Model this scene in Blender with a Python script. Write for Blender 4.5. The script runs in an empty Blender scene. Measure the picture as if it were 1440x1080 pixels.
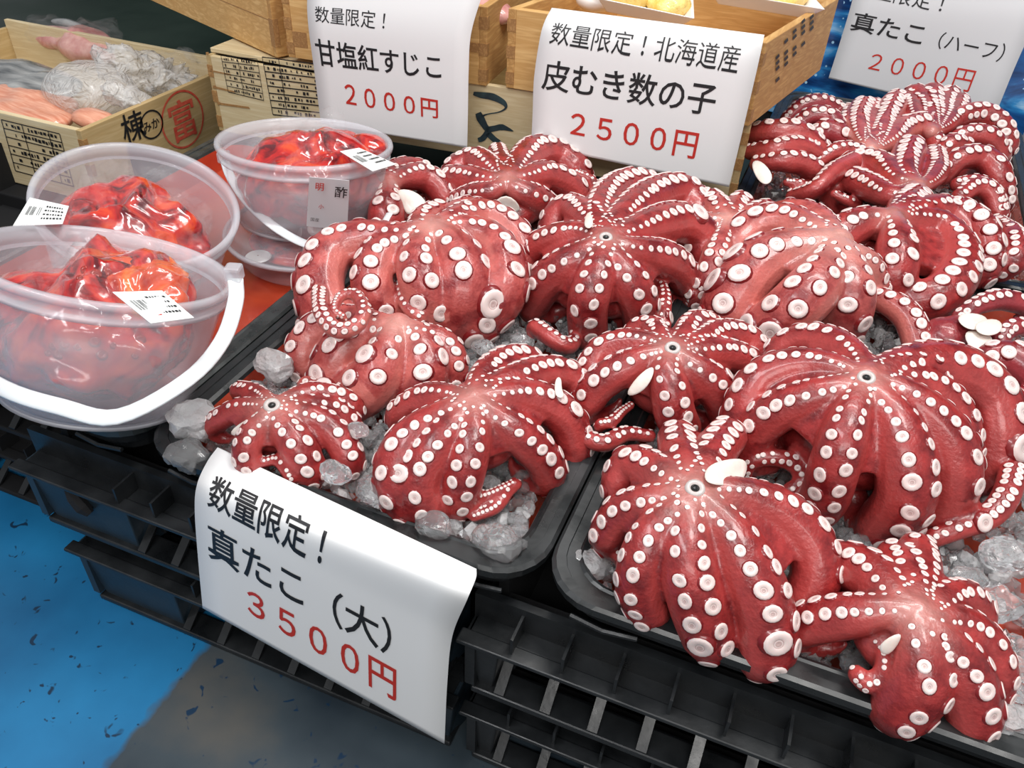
import bpy, bmesh, math, random
import numpy as np
from mathutils import Vector, Matrix, Quaternion, noise
from mathutils.bvhtree import BVHTree

random.seed(7)
SC = bpy.context.scene
COL = SC.collection
PI = math.pi

# ------------------------------------------------------------------ camera, world, lights, exposure
RZ = 0.31                                   # height of the tray rims above the floor
CZ = 0.56 + RZ                              # camera height
F = 1150.0
RC = np.array([[0.92444015, 0.37920068, 0.04021503],
               [0.26318676, -0.55816314, -0.78688413],
               [-0.27594045, 0.73801135, -0.61578902]])   # rows: camera right, down, forward in world axes
cam_d = bpy.data.cameras.new('camera'); cam = bpy.data.objects.new('camera', cam_d); COL.objects.link(cam)
cam_d.sensor_width = 36; cam_d.lens = F / 1440 * 36; cam_d.clip_start = 0.02; cam_d.clip_end = 50
mw = Matrix.Identity(4)
for i in range(3):
    mw[i][0] = RC[0, i]; mw[i][1] = -RC[1, i]; mw[i][2] = -RC[2, i]
mw[2][3] = CZ
cam.matrix_world = mw
SC.camera = cam

SC.view_settings.view_transform = 'Standard'; SC.view_settings.look = 'None'
SC.view_settings.gamma = 1; SC.view_settings.use_curve_mapping = False
SC.view_settings.exposure = 0.0
W = bpy.data.worlds.new('world'); SC.world = W; W.use_nodes = True
W.node_tree.nodes['Background'].inputs[0].default_value = (0.93, 0.96, 1.0, 1)
W.node_tree.nodes['Background'].inputs[1].default_value = 0.38


def area(name, loc, target, sx, sy, power, col=(1, 1, 1)):
    l = bpy.data.lights.new(name, 'AREA'); l.shape = 'RECTANGLE'; l.size = sx; l.size_y = sy
    l.energy = power; l.color = col
    o = bpy.data.objects.new(name, l); COL.objects.link(o); o.location = loc
    o.rotation_euler = (Vector(target) - Vector(loc)).to_track_quat('-Z', 'Y').to_euler()
    return o


area('ceiling_or_fill_lamp', (0.1, 1.6, 2.6), (0.0, 0.9, 0.3), 1.6, 0.18, 30, (1, 0.98, 0.95))
area('ceiling_or_fill_lamp', (0.5, 0.7, 2.5), (0.1, 0.8, 0.3), 0.5, 0.5, 22, (1, 0.99, 0.96))
area('ceiling_or_fill_lamp', (-0.9, -0.1, 2.4), (-0.3, 0.7, 0.3), 1.4, 0.25, 22, (0.97, 0.98, 1.0))
area('ceiling_or_fill_lamp', (0.5, -1.3, 2.3), (-0.1, 1.0, 0.4), 1.8, 0.6, 30, (1.0, 0.98, 0.95))  # unseen soft fill from behind the camera, added to brighten the signs


# ------------------------------------------------------------------ picture to place helpers
def ray(px, py):
    return RC.T @ np.array([(px - 720) / F, (py - 540) / F, 1.0])


def at_h(p, h):                              # point seen at pixel p at height h above the tray rims
    v = ray(*p); v = v * ((h - 0.56) / v[2]); return Vector((v[0], v[1], v[2] + CZ))


def at_y(p, y):
    v = ray(*p); v = v * (y / v[1]); return Vector((v[0], v[1], v[2] + CZ))


def at_x(p, x):
    v = ray(*p); v = v * (x / v[0]); return Vector((v[0], v[1], v[2] + CZ))


def to_px(w):
    v = RC @ np.array((w[0], w[1], w[2] - CZ)); return np.array((720 + F * v[0] / v[2], 540 + F * v[1] / v[2]))


def zdepth(w):
    return float((RC @ np.array((w[0], w[1], w[2] - CZ)))[2])


CAMP = Vector((0, 0, CZ))


# ------------------------------------------------------------------ materials
def mat(name, col=(0.5, 0.5, 0.5), rough=0.5, **kw):
    m = bpy.data.materials.new(name); m.use_nodes = True
    b = m.node_tree.nodes['Principled BSDF']
    b.inputs['Base Color'].default_value = (*col, 1); b.inputs['Roughness'].default_value = rough
    names = dict(metal='Metallic', trans='Transmission Weight', ior='IOR', alpha='Alpha', coat='Coat Weight',
                 coatr='Coat Roughness', sss='Subsurface Weight', spec='Specular IOR Level')
    for k, v in kw.items():
        if k in names: b.inputs[names[k]].default_value = v
    if kw.get('sss'):
        b.inputs['Subsurface Radius'].default_value = kw.get('rad', (1, .3, .2)); b.inputs['Subsurface Scale'].default_value = kw.get('sscale', .01)
    return m


def N(m, t, **kw):
    n = m.node_tree.nodes.new(t)
    for k, v in kw.items(): setattr(n, k, v)
    return n


def L(m, a, b): m.node_tree.links.new(a, b)


def bsdf(m): return m.node_tree.nodes['Principled BSDF']


def noisy(m, cols, scale=20, detail=4, vec='Object', stretch=(1, 1, 1), pos=(0.3, 0.7), bump=0, bscale=None, bdist=.002, rough=None, dist=0):
    tc = N(m, 'ShaderNodeTexCoord'); mp = N(m, 'ShaderNodeMapping'); mp.inputs['Scale'].default_value = stretch
    L(m, tc.outputs[vec], mp.inputs['Vector'])
    nz = N(m, 'ShaderNodeTexNoise'); nz.inputs['Scale'].default_value = scale; nz.inputs['Detail'].default_value = detail
    nz.inputs['Distortion'].default_value = dist
    L(m, mp.outputs[0], nz.inputs['Vector'])
    cr = N(m, 'ShaderNodeValToRGB'); el = cr.color_ramp.elements
    while len(el) < len(cols): el.new(0.5)
    for i, c in enumerate(cols):
        el[i].position = pos[0] + (pos[1] - pos[0]) * i / (len(cols) - 1); el[i].color = (*c, 1)
    L(m, nz.outputs['Fac'], cr.inputs['Fac']); L(m, cr.outputs[0], bsdf(m).inputs['Base Color'])
    if bump:
        n2 = N(m, 'ShaderNodeTexNoise'); n2.inputs['Scale'].default_value = bscale or scale; n2.inputs['Detail'].default_value = 3
        L(m, mp.outputs[0], n2.inputs['Vector'])
        bp = N(m, 'ShaderNodeBump'); bp.inputs['Strength'].default_value = bump; bp.inputs['Distance'].default_value = bdist
        L(m, n2.outputs['Fac'], bp.inputs['Height']); L(m, bp.outputs[0], bsdf(m).inputs['Normal'])
    if rough:
        mr = N(m, 'ShaderNodeMapRange'); mr.inputs['To Min'].default_value = rough[0]; mr.inputs['To Max'].default_value = rough[1]
        mr.inputs['From Min'].default_value = .3; mr.inputs['From Max'].default_value = .7
        L(m, nz.outputs['Fac'], mr.inputs['Value']); L(m, mr.outputs[0], bsdf(m).inputs['Roughness'])
    return m


def skin_mat(name, deep, mid, pale):
    m = mat(name, mid, .3, coat=.35, coatr=.12, sss=.12, sscale=.006)
    tc = N(m, 'ShaderNodeTexCoord'); nz = N(m, 'ShaderNodeTexNoise'); nz.inputs['Scale'].default_value = 48; nz.inputs['Detail'].default_value = 8; nz.inputs['Roughness'].default_value = .62
    L(m, tc.outputs['Object'], nz.inputs['Vector'])
    cr = N(m, 'ShaderNodeValToRGB'); el = cr.color_ramp.elements
    el[0].position = .36; el[0].color = (*deep, 1); el[1].position = .62; el[1].color = (*mid, 1)
    L(m, nz.outputs['Fac'], cr.inputs['Fac'])
    at = N(m, 'ShaderNodeAttribute'); at.attribute_name = 'pale'
    a2 = N(m, 'ShaderNodeAttribute'); a2.attribute_name = 'mouthside'
    mx = N(m, 'ShaderNodeMix', data_type='RGBA'); L(m, a2.outputs['Fac'], mx.inputs['Factor'])
    L(m, cr.outputs[0], mx.inputs[6]); mx.inputs[7].default_value = (mid[0] * 1.35, mid[1] * 2.3, mid[2] * 2.2, 1)
    m2 = N(m, 'ShaderNodeMix', data_type='RGBA'); L(m, at.outputs['Fac'], m2.inputs['Factor'])
    L(m, mx.outputs[2], m2.inputs[6]); m2.inputs[7].default_value = (*pale, 1)
    L(m, m2.outputs[2], bsdf(m).inputs['Base Color'])
    n2 = N(m, 'ShaderNodeTexNoise'); n2.inputs['Scale'].default_value = 300; n2.inputs['Detail'].default_value = 5
    L(m, tc.outputs['Object'], n2.inputs['Vector'])
    n3 = N(m, 'ShaderNodeTexNoise'); n3.inputs['Scale'].default_value = 60; L(m, tc.outputs['Object'], n3.inputs['Vector'])
    ad = N(m, 'ShaderNodeMath', operation='MULTIPLY_ADD'); L(m, n3.outputs['Fac'], ad.inputs[0]); ad.inputs[1].default_value = 1.2
    L(m, n2.outputs['Fac'], ad.inputs[2])
    bp = N(m, 'ShaderNodeBump'); bp.inputs['Strength'].default_value = .55; bp.inputs['Distance'].default_value = .0014
    L(m, ad.outputs[0], bp.inputs['Height']); L(m, bp.outputs[0], bsdf(m).inputs['Normal'])
    mr = N(m, 'ShaderNodeMapRange'); mr.inputs['To Min'].default_value = .2; mr.inputs['To Max'].default_value = .45
    L(m, nz.outputs['Fac'], mr.inputs['Value']); L(m, mr.outputs[0], bsdf(m).inputs['Roughness'])
    return m


M = {}
M['skin'] = skin_mat('octopus_skin', (.14, .007, .009), (.36, .030, .029), (.62, .30, .26))
M['skin_pink'] = skin_mat('octopus_skin_pink', (.22, .018, .020), (.48, .085, .075), (.72, .40, .34))
M['skin_dark'] = skin_mat('octopus_skin_dark', (.13, .009, .014), (.30, .024, .030), (.62, .30, .28))
M['collar'] = mat('sucker_collar', (.20, .010, .012), .3, coat=.3)
M['cup'] = mat('sucker_cup', (.80, .65, .62), .35, coat=.3, sss=.1, sscale=.004)
M['cup_in'] = mat('sucker_inner', (.58, .41, .39), .4, coat=.3)
M['flesh'] = noisy(mat('pale_flesh', (.80, .72, .64), .4, coat=.2, sss=.15, sscale=.006), [(.84, .78, .72), (.76, .62, .55)], 45, bump=.4, bscale=90)
M['beak'] = mat('beak_black', (.01, .01, .01), .3)
M['beakring'] = mat('beak_ring', (.52, .46, .44), .4, coat=.3)
M['mantle'] = noisy(mat('mantle_skin', (.3, .06, .08), .3, coat=.3, sss=.1), [(.22, .035, .05), (.42, .13, .14)], 22, bump=.2, bscale=80)
M['ice'] = mat('ice', (.93, .93, .94), .10, trans=.88, ior=1.31)
M['icew'] = mat('ice_white', (.70, .71, .73), .30, trans=.62, ior=1.31, coat=.5)
noise_ice = noisy(M['icew'], [(.74, .72, .72), (.92, .93, .94)], 60, bump=.8, bscale=170, bdist=.004)
M['black'] = noisy(mat('black_plastic', (.012, .013, .014), .35), [(.008, .009, .010), (.020, .022, .024)], 30, bump=.08, bscale=200, rough=(.22, .5))
M['wetblack'] = noisy(mat('wet_black_plastic', (.012, .013, .014), .3, coat=.15, coatr=.2), [(.006, .007, .007), (.024, .027, .029)], 22, detail=6, rough=(.16, .5), bump=.25, bscale=35)
M['traygrey'] = noisy(mat('grey_black_plastic', (.03, .035, .035), .3), [(.018, .021, .021), (.045, .052, .052)], 40, rough=(.15, .45), bump=.15, bscale=60)
M['redtray'] = noisy(mat('red_lacquer', (.45, .05, .02), .25, coat=.7, coatr=.05), [(.30, .022, .012), (.50, .06, .022)], 12, detail=5, bump=.35, bscale=30, bdist=.003)
M['crate'] = noisy(mat('slate_blue_plastic', (.02, .03, .04), .4), [(.012, .020, .028), (.024, .040, .055)], 18, detail=6, rough=(.3, .55), bump=.1, bscale=150)
M['crateblk'] = noisy(mat('crate_black', (.02, .02, .022), .4), [(.006, .007, .008), (.017, .019, .021)], 25, detail=6, rough=(.25, .5), bump=.1, bscale=150)
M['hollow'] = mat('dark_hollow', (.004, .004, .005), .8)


def pp_mat(name, col, alpha, rough=.25):
    m = mat(name, col, rough, alpha=alpha, coat=.3, coatr=.1)
    return m


M['pp'] = pp_mat('frosted_plastic', (.72, .70, .76), .25)
M['pprim'] = pp_mat('frosted_plastic_thick', (.74, .74, .79), .42, .2)
M['handle'] = mat('handle_plastic', (.78, .80, .82), .28, coat=.3, sss=.1)
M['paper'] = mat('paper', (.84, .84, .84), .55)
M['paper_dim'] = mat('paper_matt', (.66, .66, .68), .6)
M['ink'] = mat('black_ink', (.012, .012, .014), .5)
M['redink'] = mat('red_ink', (.55, .03, .02), .5)
M['stamp'] = noisy(mat('red_stamp_ink', (.6, .05, .03), .7), [(.55, .04, .025), (.66, .14, .08)], 90)
M['navyink'] = noisy(mat('navy_brush_ink', (.02, .035, .05), .6), [(.010, .018, .030), (.035, .07, .08)], 60)
M['sticker'] = mat('sticker_paper', (.78, .79, .78), .35)


def wood(name, a, b, stretch, scale=14, bump=.25):
    return noisy(mat(name, a, .55), [a, b, a], scale, detail=5, stretch=stretch, pos=(.3, .72), bump=bump, bscale=scale, bdist=.001, dist=.6)


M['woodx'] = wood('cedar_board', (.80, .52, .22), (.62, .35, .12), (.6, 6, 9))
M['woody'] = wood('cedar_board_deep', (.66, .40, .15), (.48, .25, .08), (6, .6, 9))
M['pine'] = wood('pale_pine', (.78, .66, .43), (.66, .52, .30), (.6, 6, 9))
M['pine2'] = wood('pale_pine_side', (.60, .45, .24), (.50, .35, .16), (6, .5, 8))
M['joint'] = wood('wood_end_grain', (.52, .29, .11), (.34, .17, .06), (9, 9, 9), 20)
M['yellow'] = noisy(mat('yellow_roe', (.85, .60, .12), .35, coat=.4), [(.80, .50, .09), (.92, .74, .28)], 60, bump=.7, bscale=320)
M['foam'] = mat('white_foam_tray', (.86, .80, .76), .35, coat=.2)
M['salmon'] = noisy(mat('salmon_flesh', (.75, .30, .17), .3, coat=.5), [(.62, .20, .11), (.85, .44, .30)], 30, detail=6, stretch=(1, 6, 1), bump=.4, bscale=50)
M['pinkfish'] = noisy(mat('pink_fish', (.7, .3, .27), .3, coat=.5), [(.55, .17, .16), (.80, .48, .42)], 40, bump=.4, bscale=90)
M['silver'] = noisy(mat('silver_fish_skin', (.35, .36, .37), .22, metal=.5), [(.10, .11, .12), (.62, .62, .60)], 12, stretch=(1, 5, 1), bump=.15, bscale=200)
M['film'] = mat('clear_film', (.92, .92, .93), .10, alpha=.05, coat=1, coatr=.04)
M['film_milky'] = mat('milky_film', (.84, .83, .82), .22, alpha=.45, coat=.6, coatr=.1)
for k in ('film', 'film_milky'):
    m = M[k]; tc = N(m, 'ShaderNodeTexCoord'); nz = N(m, 'ShaderNodeTexNoise'); nz.inputs['Scale'].default_value = 30
    nz.inputs['Distortion'].default_value = 2.5; L(m, tc.outputs['Object'], nz.inputs['Vector'])
    bp = N(m, 'ShaderNodeBump'); bp.inputs['Strength'].default_value = 1; bp.inputs['Distance'].default_value = .012
    L(m, nz.outputs['Fac'], bp.inputs['Height']); L(m, bp.outputs[0], bsdf(m).inputs['Normal'])
M['redbag'] = noisy(mat('red_marinade', (.6, .03, .02), .18, coat=1, coatr=.03), [(.10, .004, .008), (.50, .016, .014), (.70, .075, .022)], 24, detail=6, pos=(.34, .66), bump=.6, bscale=26, bdist=.005, dist=1.6)
M['orangebag'] = noisy(mat('orange_marinade', (.7, .12, .02), .18, coat=1, coatr=.04), [(.42, .02, .010), (.68, .09, .02), (.85, .28, .05)], 20, pos=(.3, .7), bump=.6, bscale=30, bdist=.005, dist=1.5)
M['redcup'] = mat('red_stained_sucker', (.85, .12, .06), .3, coat=.5)
M['wallgreen'] = noisy(mat('dark_green_panel', (.008, .022, .016), .6), [(.006, .018, .013), (.014, .032, .022)], 3, rough=(.4, .7))


def tarp_mat():
    m = mat('printed_blue_sheet', (.02, .15, .5), .3, coat=.4)
    tc = N(m, 'ShaderNodeTexCoord'); mp = N(m, 'ShaderNodeMapping'); mp.inputs['Rotation'].default_value = (0, .6, 0)
    mp.inputs['Scale'].default_value = (3, 3, 9); L(m, tc.outputs['Object'], mp.inputs[0])
    nz = N(m, 'ShaderNodeTexNoise'); nz.inputs['Scale'].default_value = 2.2; nz.inputs['Detail'].default_value = 6; nz.inputs['Distortion'].default_value = 1.2
    L(m, mp.outputs[0], nz.inputs['Vector'])
    cr = N(m, 'ShaderNodeValToRGB'); el = cr.color_ramp.elements
    for _ in range(2): el.new(.5)
    for e, p, c in zip(el, (.36, .5, .6, .74), ((.004, .030, .12), (.01, .10, .32), (.03, .26, .58), (.55, .78, .9))): e.position = p; e.color = (*c, 1)
    L(m, nz.outputs['Fac'], cr.inputs['Fac'])
    vo = N(m, 'ShaderNodeTexVoronoi'); vo.inputs['Scale'].default_value = 70; L(m, tc.outputs['Object'], vo.inputs['Vector'])
    n2 = N(m, 'ShaderNodeTexNoise'); n2.inputs['Scale'].default_value = 9; L(m, tc.outputs['Object'], n2.inputs['Vector'])
    lt = N(m, 'ShaderNodeMath', operation='LESS_THAN'); L(m, vo.outputs['Distance'], lt.inputs[0]); lt.inputs[1].default_value = .20
    gt = N(m, 'ShaderNodeMath', operation='GREATER_THAN'); L(m, n2.outputs['Fac'], gt.inputs[0]); gt.inputs[1].default_value = .57
    mu = N(m, 'ShaderNodeMath', operation='MULTIPLY'); L(m, lt.outputs[0], mu.inputs[0]); L(m, gt.outputs[0], mu.inputs[1])
    mx = N(m, 'ShaderNodeMix', data_type='RGBA'); L(m, mu.outputs[0], mx.inputs['Factor']); L(m, cr.outputs[0], mx.inputs[6]); mx.inputs[7].default_value = (.35, .6, .8, 1)
    L(m, mx.outputs[2], bsdf(m).inputs['Base Color'])
    return m


M['tarp'] = tarp_mat()


def floor_mat():
    m = mat('painted_floor', (.01, .2, .5), .35)
    tc = N(m, 'ShaderNodeTexCoord'); sp = N(m, 'ShaderNodeSeparateXYZ'); L(m, tc.outputs['Object'], sp.inputs[0])
    n1 = N(m, 'ShaderNodeTexNoise'); n1.inputs['Scale'].default_value = 5; n1.inputs['Detail'].default_value = 8; L(m, tc.outputs['Object'], n1.inputs['Vector'])
    blue = N(m, 'ShaderNodeValToRGB'); e = blue.color_ramp.elements
    e[0].position = .3; e[0].color = (.006, .095, .23, 1); e[1].position = .7; e[1].color = (.016, .20, .43, 1); L(m, n1.outputs['Fac'], blue.inputs[0])
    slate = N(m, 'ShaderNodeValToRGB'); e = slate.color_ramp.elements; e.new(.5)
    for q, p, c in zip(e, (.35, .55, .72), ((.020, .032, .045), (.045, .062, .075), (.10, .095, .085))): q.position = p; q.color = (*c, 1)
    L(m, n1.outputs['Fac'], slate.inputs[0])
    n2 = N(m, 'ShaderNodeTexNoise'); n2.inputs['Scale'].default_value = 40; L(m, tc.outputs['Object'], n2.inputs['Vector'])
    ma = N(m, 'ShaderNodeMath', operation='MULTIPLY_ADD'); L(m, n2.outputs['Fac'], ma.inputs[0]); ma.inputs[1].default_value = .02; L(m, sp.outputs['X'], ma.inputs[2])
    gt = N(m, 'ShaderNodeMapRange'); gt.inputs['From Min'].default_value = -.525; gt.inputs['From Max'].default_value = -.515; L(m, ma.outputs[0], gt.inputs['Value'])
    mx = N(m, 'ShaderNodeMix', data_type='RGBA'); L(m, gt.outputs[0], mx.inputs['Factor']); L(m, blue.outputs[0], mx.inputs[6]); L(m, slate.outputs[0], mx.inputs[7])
    n3 = N(m, 'ShaderNodeTexNoise'); n3.inputs['Scale'].default_value = 55; n3.inputs['Detail'].default_value = 2; n3.inputs['Distortion'].default_value = .8
    L(m, tc.outputs['Object'], n3.inputs['Vector'])
    g2 = N(m, 'ShaderNodeMapRange'); g2.inputs['From Min'].default_value = .66; g2.inputs['From Max'].default_value = .70; L(m, n3.outputs['Fac'], g2.inputs['Value'])
    m2 = N(m, 'ShaderNodeMix', data_type='RGBA'); L(m, g2.outputs[0], m2.inputs['Factor']); L(m, mx.outputs[2], m2.inputs[6]); m2.inputs[7].default_value = (.006, .03, .07, 1)
    L(m, m2.outputs[2], bsdf(m).inputs['Base Color'])
    bp = N(m, 'ShaderNodeBump'); bp.inputs['Strength'].default_value = .25; bp.inputs['Distance'].default_value = .003
    L(m, n1.outputs['Fac'], bp.inputs['Height']); L(m, bp.outputs[0], bsdf(m).inputs['Normal'])
    return m


M['floor'] = floor_mat()


# ------------------------------------------------------------------ object helpers
def tag(o, label=None, cat=None, group=None, kind=None):
    if label: o['label'] = label
    if cat: o['category'] = cat
    if group: o['group'] = group
    if kind: o['kind'] = kind
    return o


def link(name, me, parent=None, mats=None):
    o = bpy.data.objects.new(name, me); COL.objects.link(o)
    if mats and not me.materials:
        for m in (mats if isinstance(mats, (list, tuple)) else [mats]): me.materials.append(M[m] if isinstance(m, str) else m)
    if parent:
        o.parent = parent; o.matrix_parent_inverse = parent.matrix_world.inverted() if False else Matrix.Identity(4)
    return o


def empty(name, loc):
    o = bpy.data.objects.new(name, None); COL.objects.link(o); o.location = loc; o.empty_display_size = .02
    return o


class MB:
    """collects verts and faces given in world coordinates; builds one mesh relative to its parent's location"""
    def __init__(s): s.v = []; s.f = []; s.mi = []

    def add(s, vs, fs, mi=0):
        b = len(s.v); s.v += [tuple(v) for v in vs]; s.f += [tuple(b + i for i in f) for f in fs]; s.mi += [mi] * len(fs); return s

    def box(s, a, b, mi=0):
        x0, y0, z0 = a; x1, y1, z1 = b
        vs = [(x0, y0, z0), (x1, y0, z0), (x1, y1, z0), (x0, y1, z0), (x0, y0, z1), (x1, y0, z1), (x1, y1, z1), (x0, y1, z1)]
        return s.add(vs, [(0, 3, 2, 1), (4, 5, 6, 7), (0, 1, 5, 4), (1, 2, 6, 5), (2, 3, 7, 6), (3, 0, 4, 7)], mi)

    def obox(s, o, ux, uy, uz, a, b, mi=0):     # box in a local frame (o + x*ux + y*uy + z*uz)
        vs = []
        for z in (a[2], b[2]):
            for x, y in ((a[0], a[1]), (b[0], a[1]), (b[0], b[1]), (a[0], b[1])): vs.append(o + ux * x + uy * y + uz * z)
        return s.add(vs, [(0, 3, 2, 1), (4, 5, 6, 7), (0, 1, 5, 4), (1, 2, 6, 5), (2, 3, 7, 6), (3, 0, 4, 7)], mi)

    def tube(s, pts, rads, seg=12, cap=True, mi=0, flat=1.0, up=None):
        pts = [Vector(p) for p in pts]; n = len(pts); b = []
        T = [(pts[min(i + 1, n - 1)] - pts[max(i - 1, 0)]).normalized() for i in range(n)]
        nn = (up or Vector((0, 0, 1))); nn = nn - T[0] * nn.dot(T[0])
        if nn.length < 1e-4: nn = T[0].orthogonal()
        nn.normalize(); vs = []
        for i in range(n):
            if i: nn = T[i - 1].rotation_difference(T[i]) @ nn
            sd = T[i].cross(nn)
            for k in range(seg):
                a = 2 * PI * k / seg; vs.append(pts[i] + (nn * math.cos(a) * flat + sd * math.sin(a)) * rads[i])
        fs = [(i * seg + k, i * seg + (k + 1) % seg, (i + 1) * seg + (k + 1) % seg, (i + 1) * seg + k) for i in range(n - 1) for k in range(seg)]
        if cap: fs += [tuple(reversed(range(seg))), tuple(range((n - 1) * seg, n * seg))]
        return s.add(vs, fs, mi)

    def lathe(s, prof, c, ax=Vector((0, 0, 1)), seg=32, mi=0, mis=None):
        q = Vector((0, 0, 1)).rotation_difference(ax); vs = []
        for r, z in prof:
            for k in range(seg):
                a = 2 * PI * k / seg; vs.append(Vector(c) + q @ Vector((r * math.cos(a), r * math.sin(a), z)))
        for i in range(len(prof) - 1):
            pass
        b = len(s.v); s.v += [tuple(v) for v in vs]
        for i in range(len(prof) - 1):
            for k in range(seg):
                s.f.append((b + i * seg + k, b + i * seg + (k + 1) % seg, b + (i + 1) * seg + (k + 1) % seg, b + (i + 1) * seg + k))
                s.mi.append(mis[i] if mis else mi)
        return s

    def build(s, name, mats, parent=None, smooth=False, origin=None, bevel=0, merge=False):
        o0 = Vector(origin) if origin is not None else (parent_world(parent) if parent else Vector((0, 0, 0)))
        me = bpy.data.meshes.new(name)
        me.from_pydata([(v[0] - o0[0], v[1] - o0[1], v[2] - o0[2]) for v in s.v], [], s.f)
        ms = mats if isinstance(mats, (list, tuple)) else [mats]
        for m in ms: me.materials.append(M[m] if isinstance(m, str) else m)
        if len(ms) > 1: me.polygons.foreach_set('material_index', s.mi)
        if smooth: me.polygons.foreach_set('use_smooth', [True] * len(me.polygons))
        me.update()
        if merge:
            bm = bmesh.new(); bm.from_mesh(me); bmesh.ops.remove_doubles(bm, verts=bm.verts, dist=1e-6); bm.to_mesh(me); bm.free()
        o = bpy.data.objects.new(name, me); COL.objects.link(o)
        if parent:
            o.parent = parent; o.location = o0 - parent_world(parent)
        else: o.location = o0
        if bevel:
            md = o.modifiers.new('bevel', 'BEVEL'); md.width = bevel; md.segments = 2; md.limit_method = 'ANGLE'
        return o


def parent_world(p):
    v = Vector((0, 0, 0))
    while p: v = v + Vector(p.location); p = p.parent
    return v


def blob(name, mats, parent, c, r, seed=0, amp=.18, freq=9, sub=4, rot=(0, 0, 0), origin=None, fold=0):
    bm = bmesh.new(); bmesh.ops.create_icosphere(bm, subdivisions=sub, radius=1)
    q = Matrix.Rotation(rot[2], 3, 'Z') @ Matrix.Rotation(rot[1], 3, 'Y') @ Matrix.Rotation(rot[0], 3, 'X')
    mr = max(r)
    for v in bm.verts:
        p = Vector((v.co.x * r[0], v.co.y * r[1], v.co.z * r[2]))
        nz = noise.noise(p * freq + Vector((seed, seed * 1.7, 3))) * amp + noise.noise(p * freq * 2.7 + Vector((seed * 2, 1, seed))) * amp * .45
        if fold: nz += fold * (.35 - abs(noise.noise(p * freq * 1.5 + Vector((seed * 3, 5, 1))))) + fold * .5 * (.3 - abs(noise.noise(p * freq * 3.6 + Vector((seed, 9, 4)))))
        v.co = q @ (p + v.co * nz * mr)
    me = bpy.data.meshes.new(name); bm.to_mesh(me); bm.free()
    me.polygons.foreach_set('use_smooth', [True] * len(me.polygons))
    ms = mats if isinstance(mats, (list, tuple)) else [mats]
    for m in ms: me.materials.append(M[m])
    o = bpy.data.objects.new(name, me); COL.objects.link(o)
    if parent: o.parent = parent; o.location = Vector(c) - parent_world(parent)
    else: o.location = c
    return o


# ------------------------------------------------------------------ lettering
_font_cache = {}


def glyph(ch, bold=0.0):
    k = (ch, bold)
    if k not in _font_cache:
        c = bpy.data.curves.new('t', 'FONT'); c.body = ch; c.size = 1; c.offset = bold; c.resolution_u = 3
        o = bpy.data.objects.new('t', c); COL.objects.link(o)
        dg = bpy.context.evaluated_depsgraph_get(); dg.update()
        me = bpy.data.meshes.new_from_object(o.evaluated_get(dg))
        bm = bmesh.new(); bm.from_mesh(me)
        for k_ in range(-2, 11):
            bmesh.ops.bisect_plane(bm, geom=bm.verts[:] + bm.edges[:] + bm.faces[:], plane_co=(0, k_ * .1, 0), plane_no=(0, 1, 0))
        bmesh.ops.triangulate(bm, faces=bm.faces[:]); bm.to_mesh(me); bm.free()
        vs = [(v.co.x, v.co.y) for v in me.vertices]; fs = [tuple(p.vertices) for p in me.polygons]
        bpy.data.objects.remove(o); bpy.data.curves.remove(c); bpy.data.meshes.remove(me)
        _font_cache[k] = (vs, fs)
    return _font_cache[k]


def text_local(s, bold=0.015):
    """flat text, one em pitch per character, each cell centred on integer x; y centred"""
    vs, fs = [], []
    for i, ch in enumerate(s):
        v, f = glyph(ch, bold); b = len(vs)
        if not v: continue
        cx = .5 if ch in '（）' else (min(x for x, y in v) + max(x for x, y in v)) / 2
        vs += [(x - cx + i, y - .38) for x, y in v]; fs += [tuple(b + j for j in q) for q in f]
    return vs, fs


# ------------------------------------------------------------------ paper price signs
def cr(p0, p1, p2, p3, t):
    return .5 * ((2 * p1) + (p2 - p0) * t + (2 * p0 - 5 * p1 + 4 * p2 - p3) * t * t + (3 * p1 - p0 - 3 * p2 + p3) * t ** 3)


def crv(P, t):
    n = len(P) - 1; x = min(max(t, 0), 1) * n; i = min(int(x), n - 1); f = x - i
    a = P[max(i - 1, 0)]; d = P[min(i + 2, n)]
    if i == 0: a = P[0] * 2 - P[1]
    if i == n - 1: d = P[n] * 2 - P[n - 1]
    return cr(a, P[i], P[i + 1], d, f)


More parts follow.
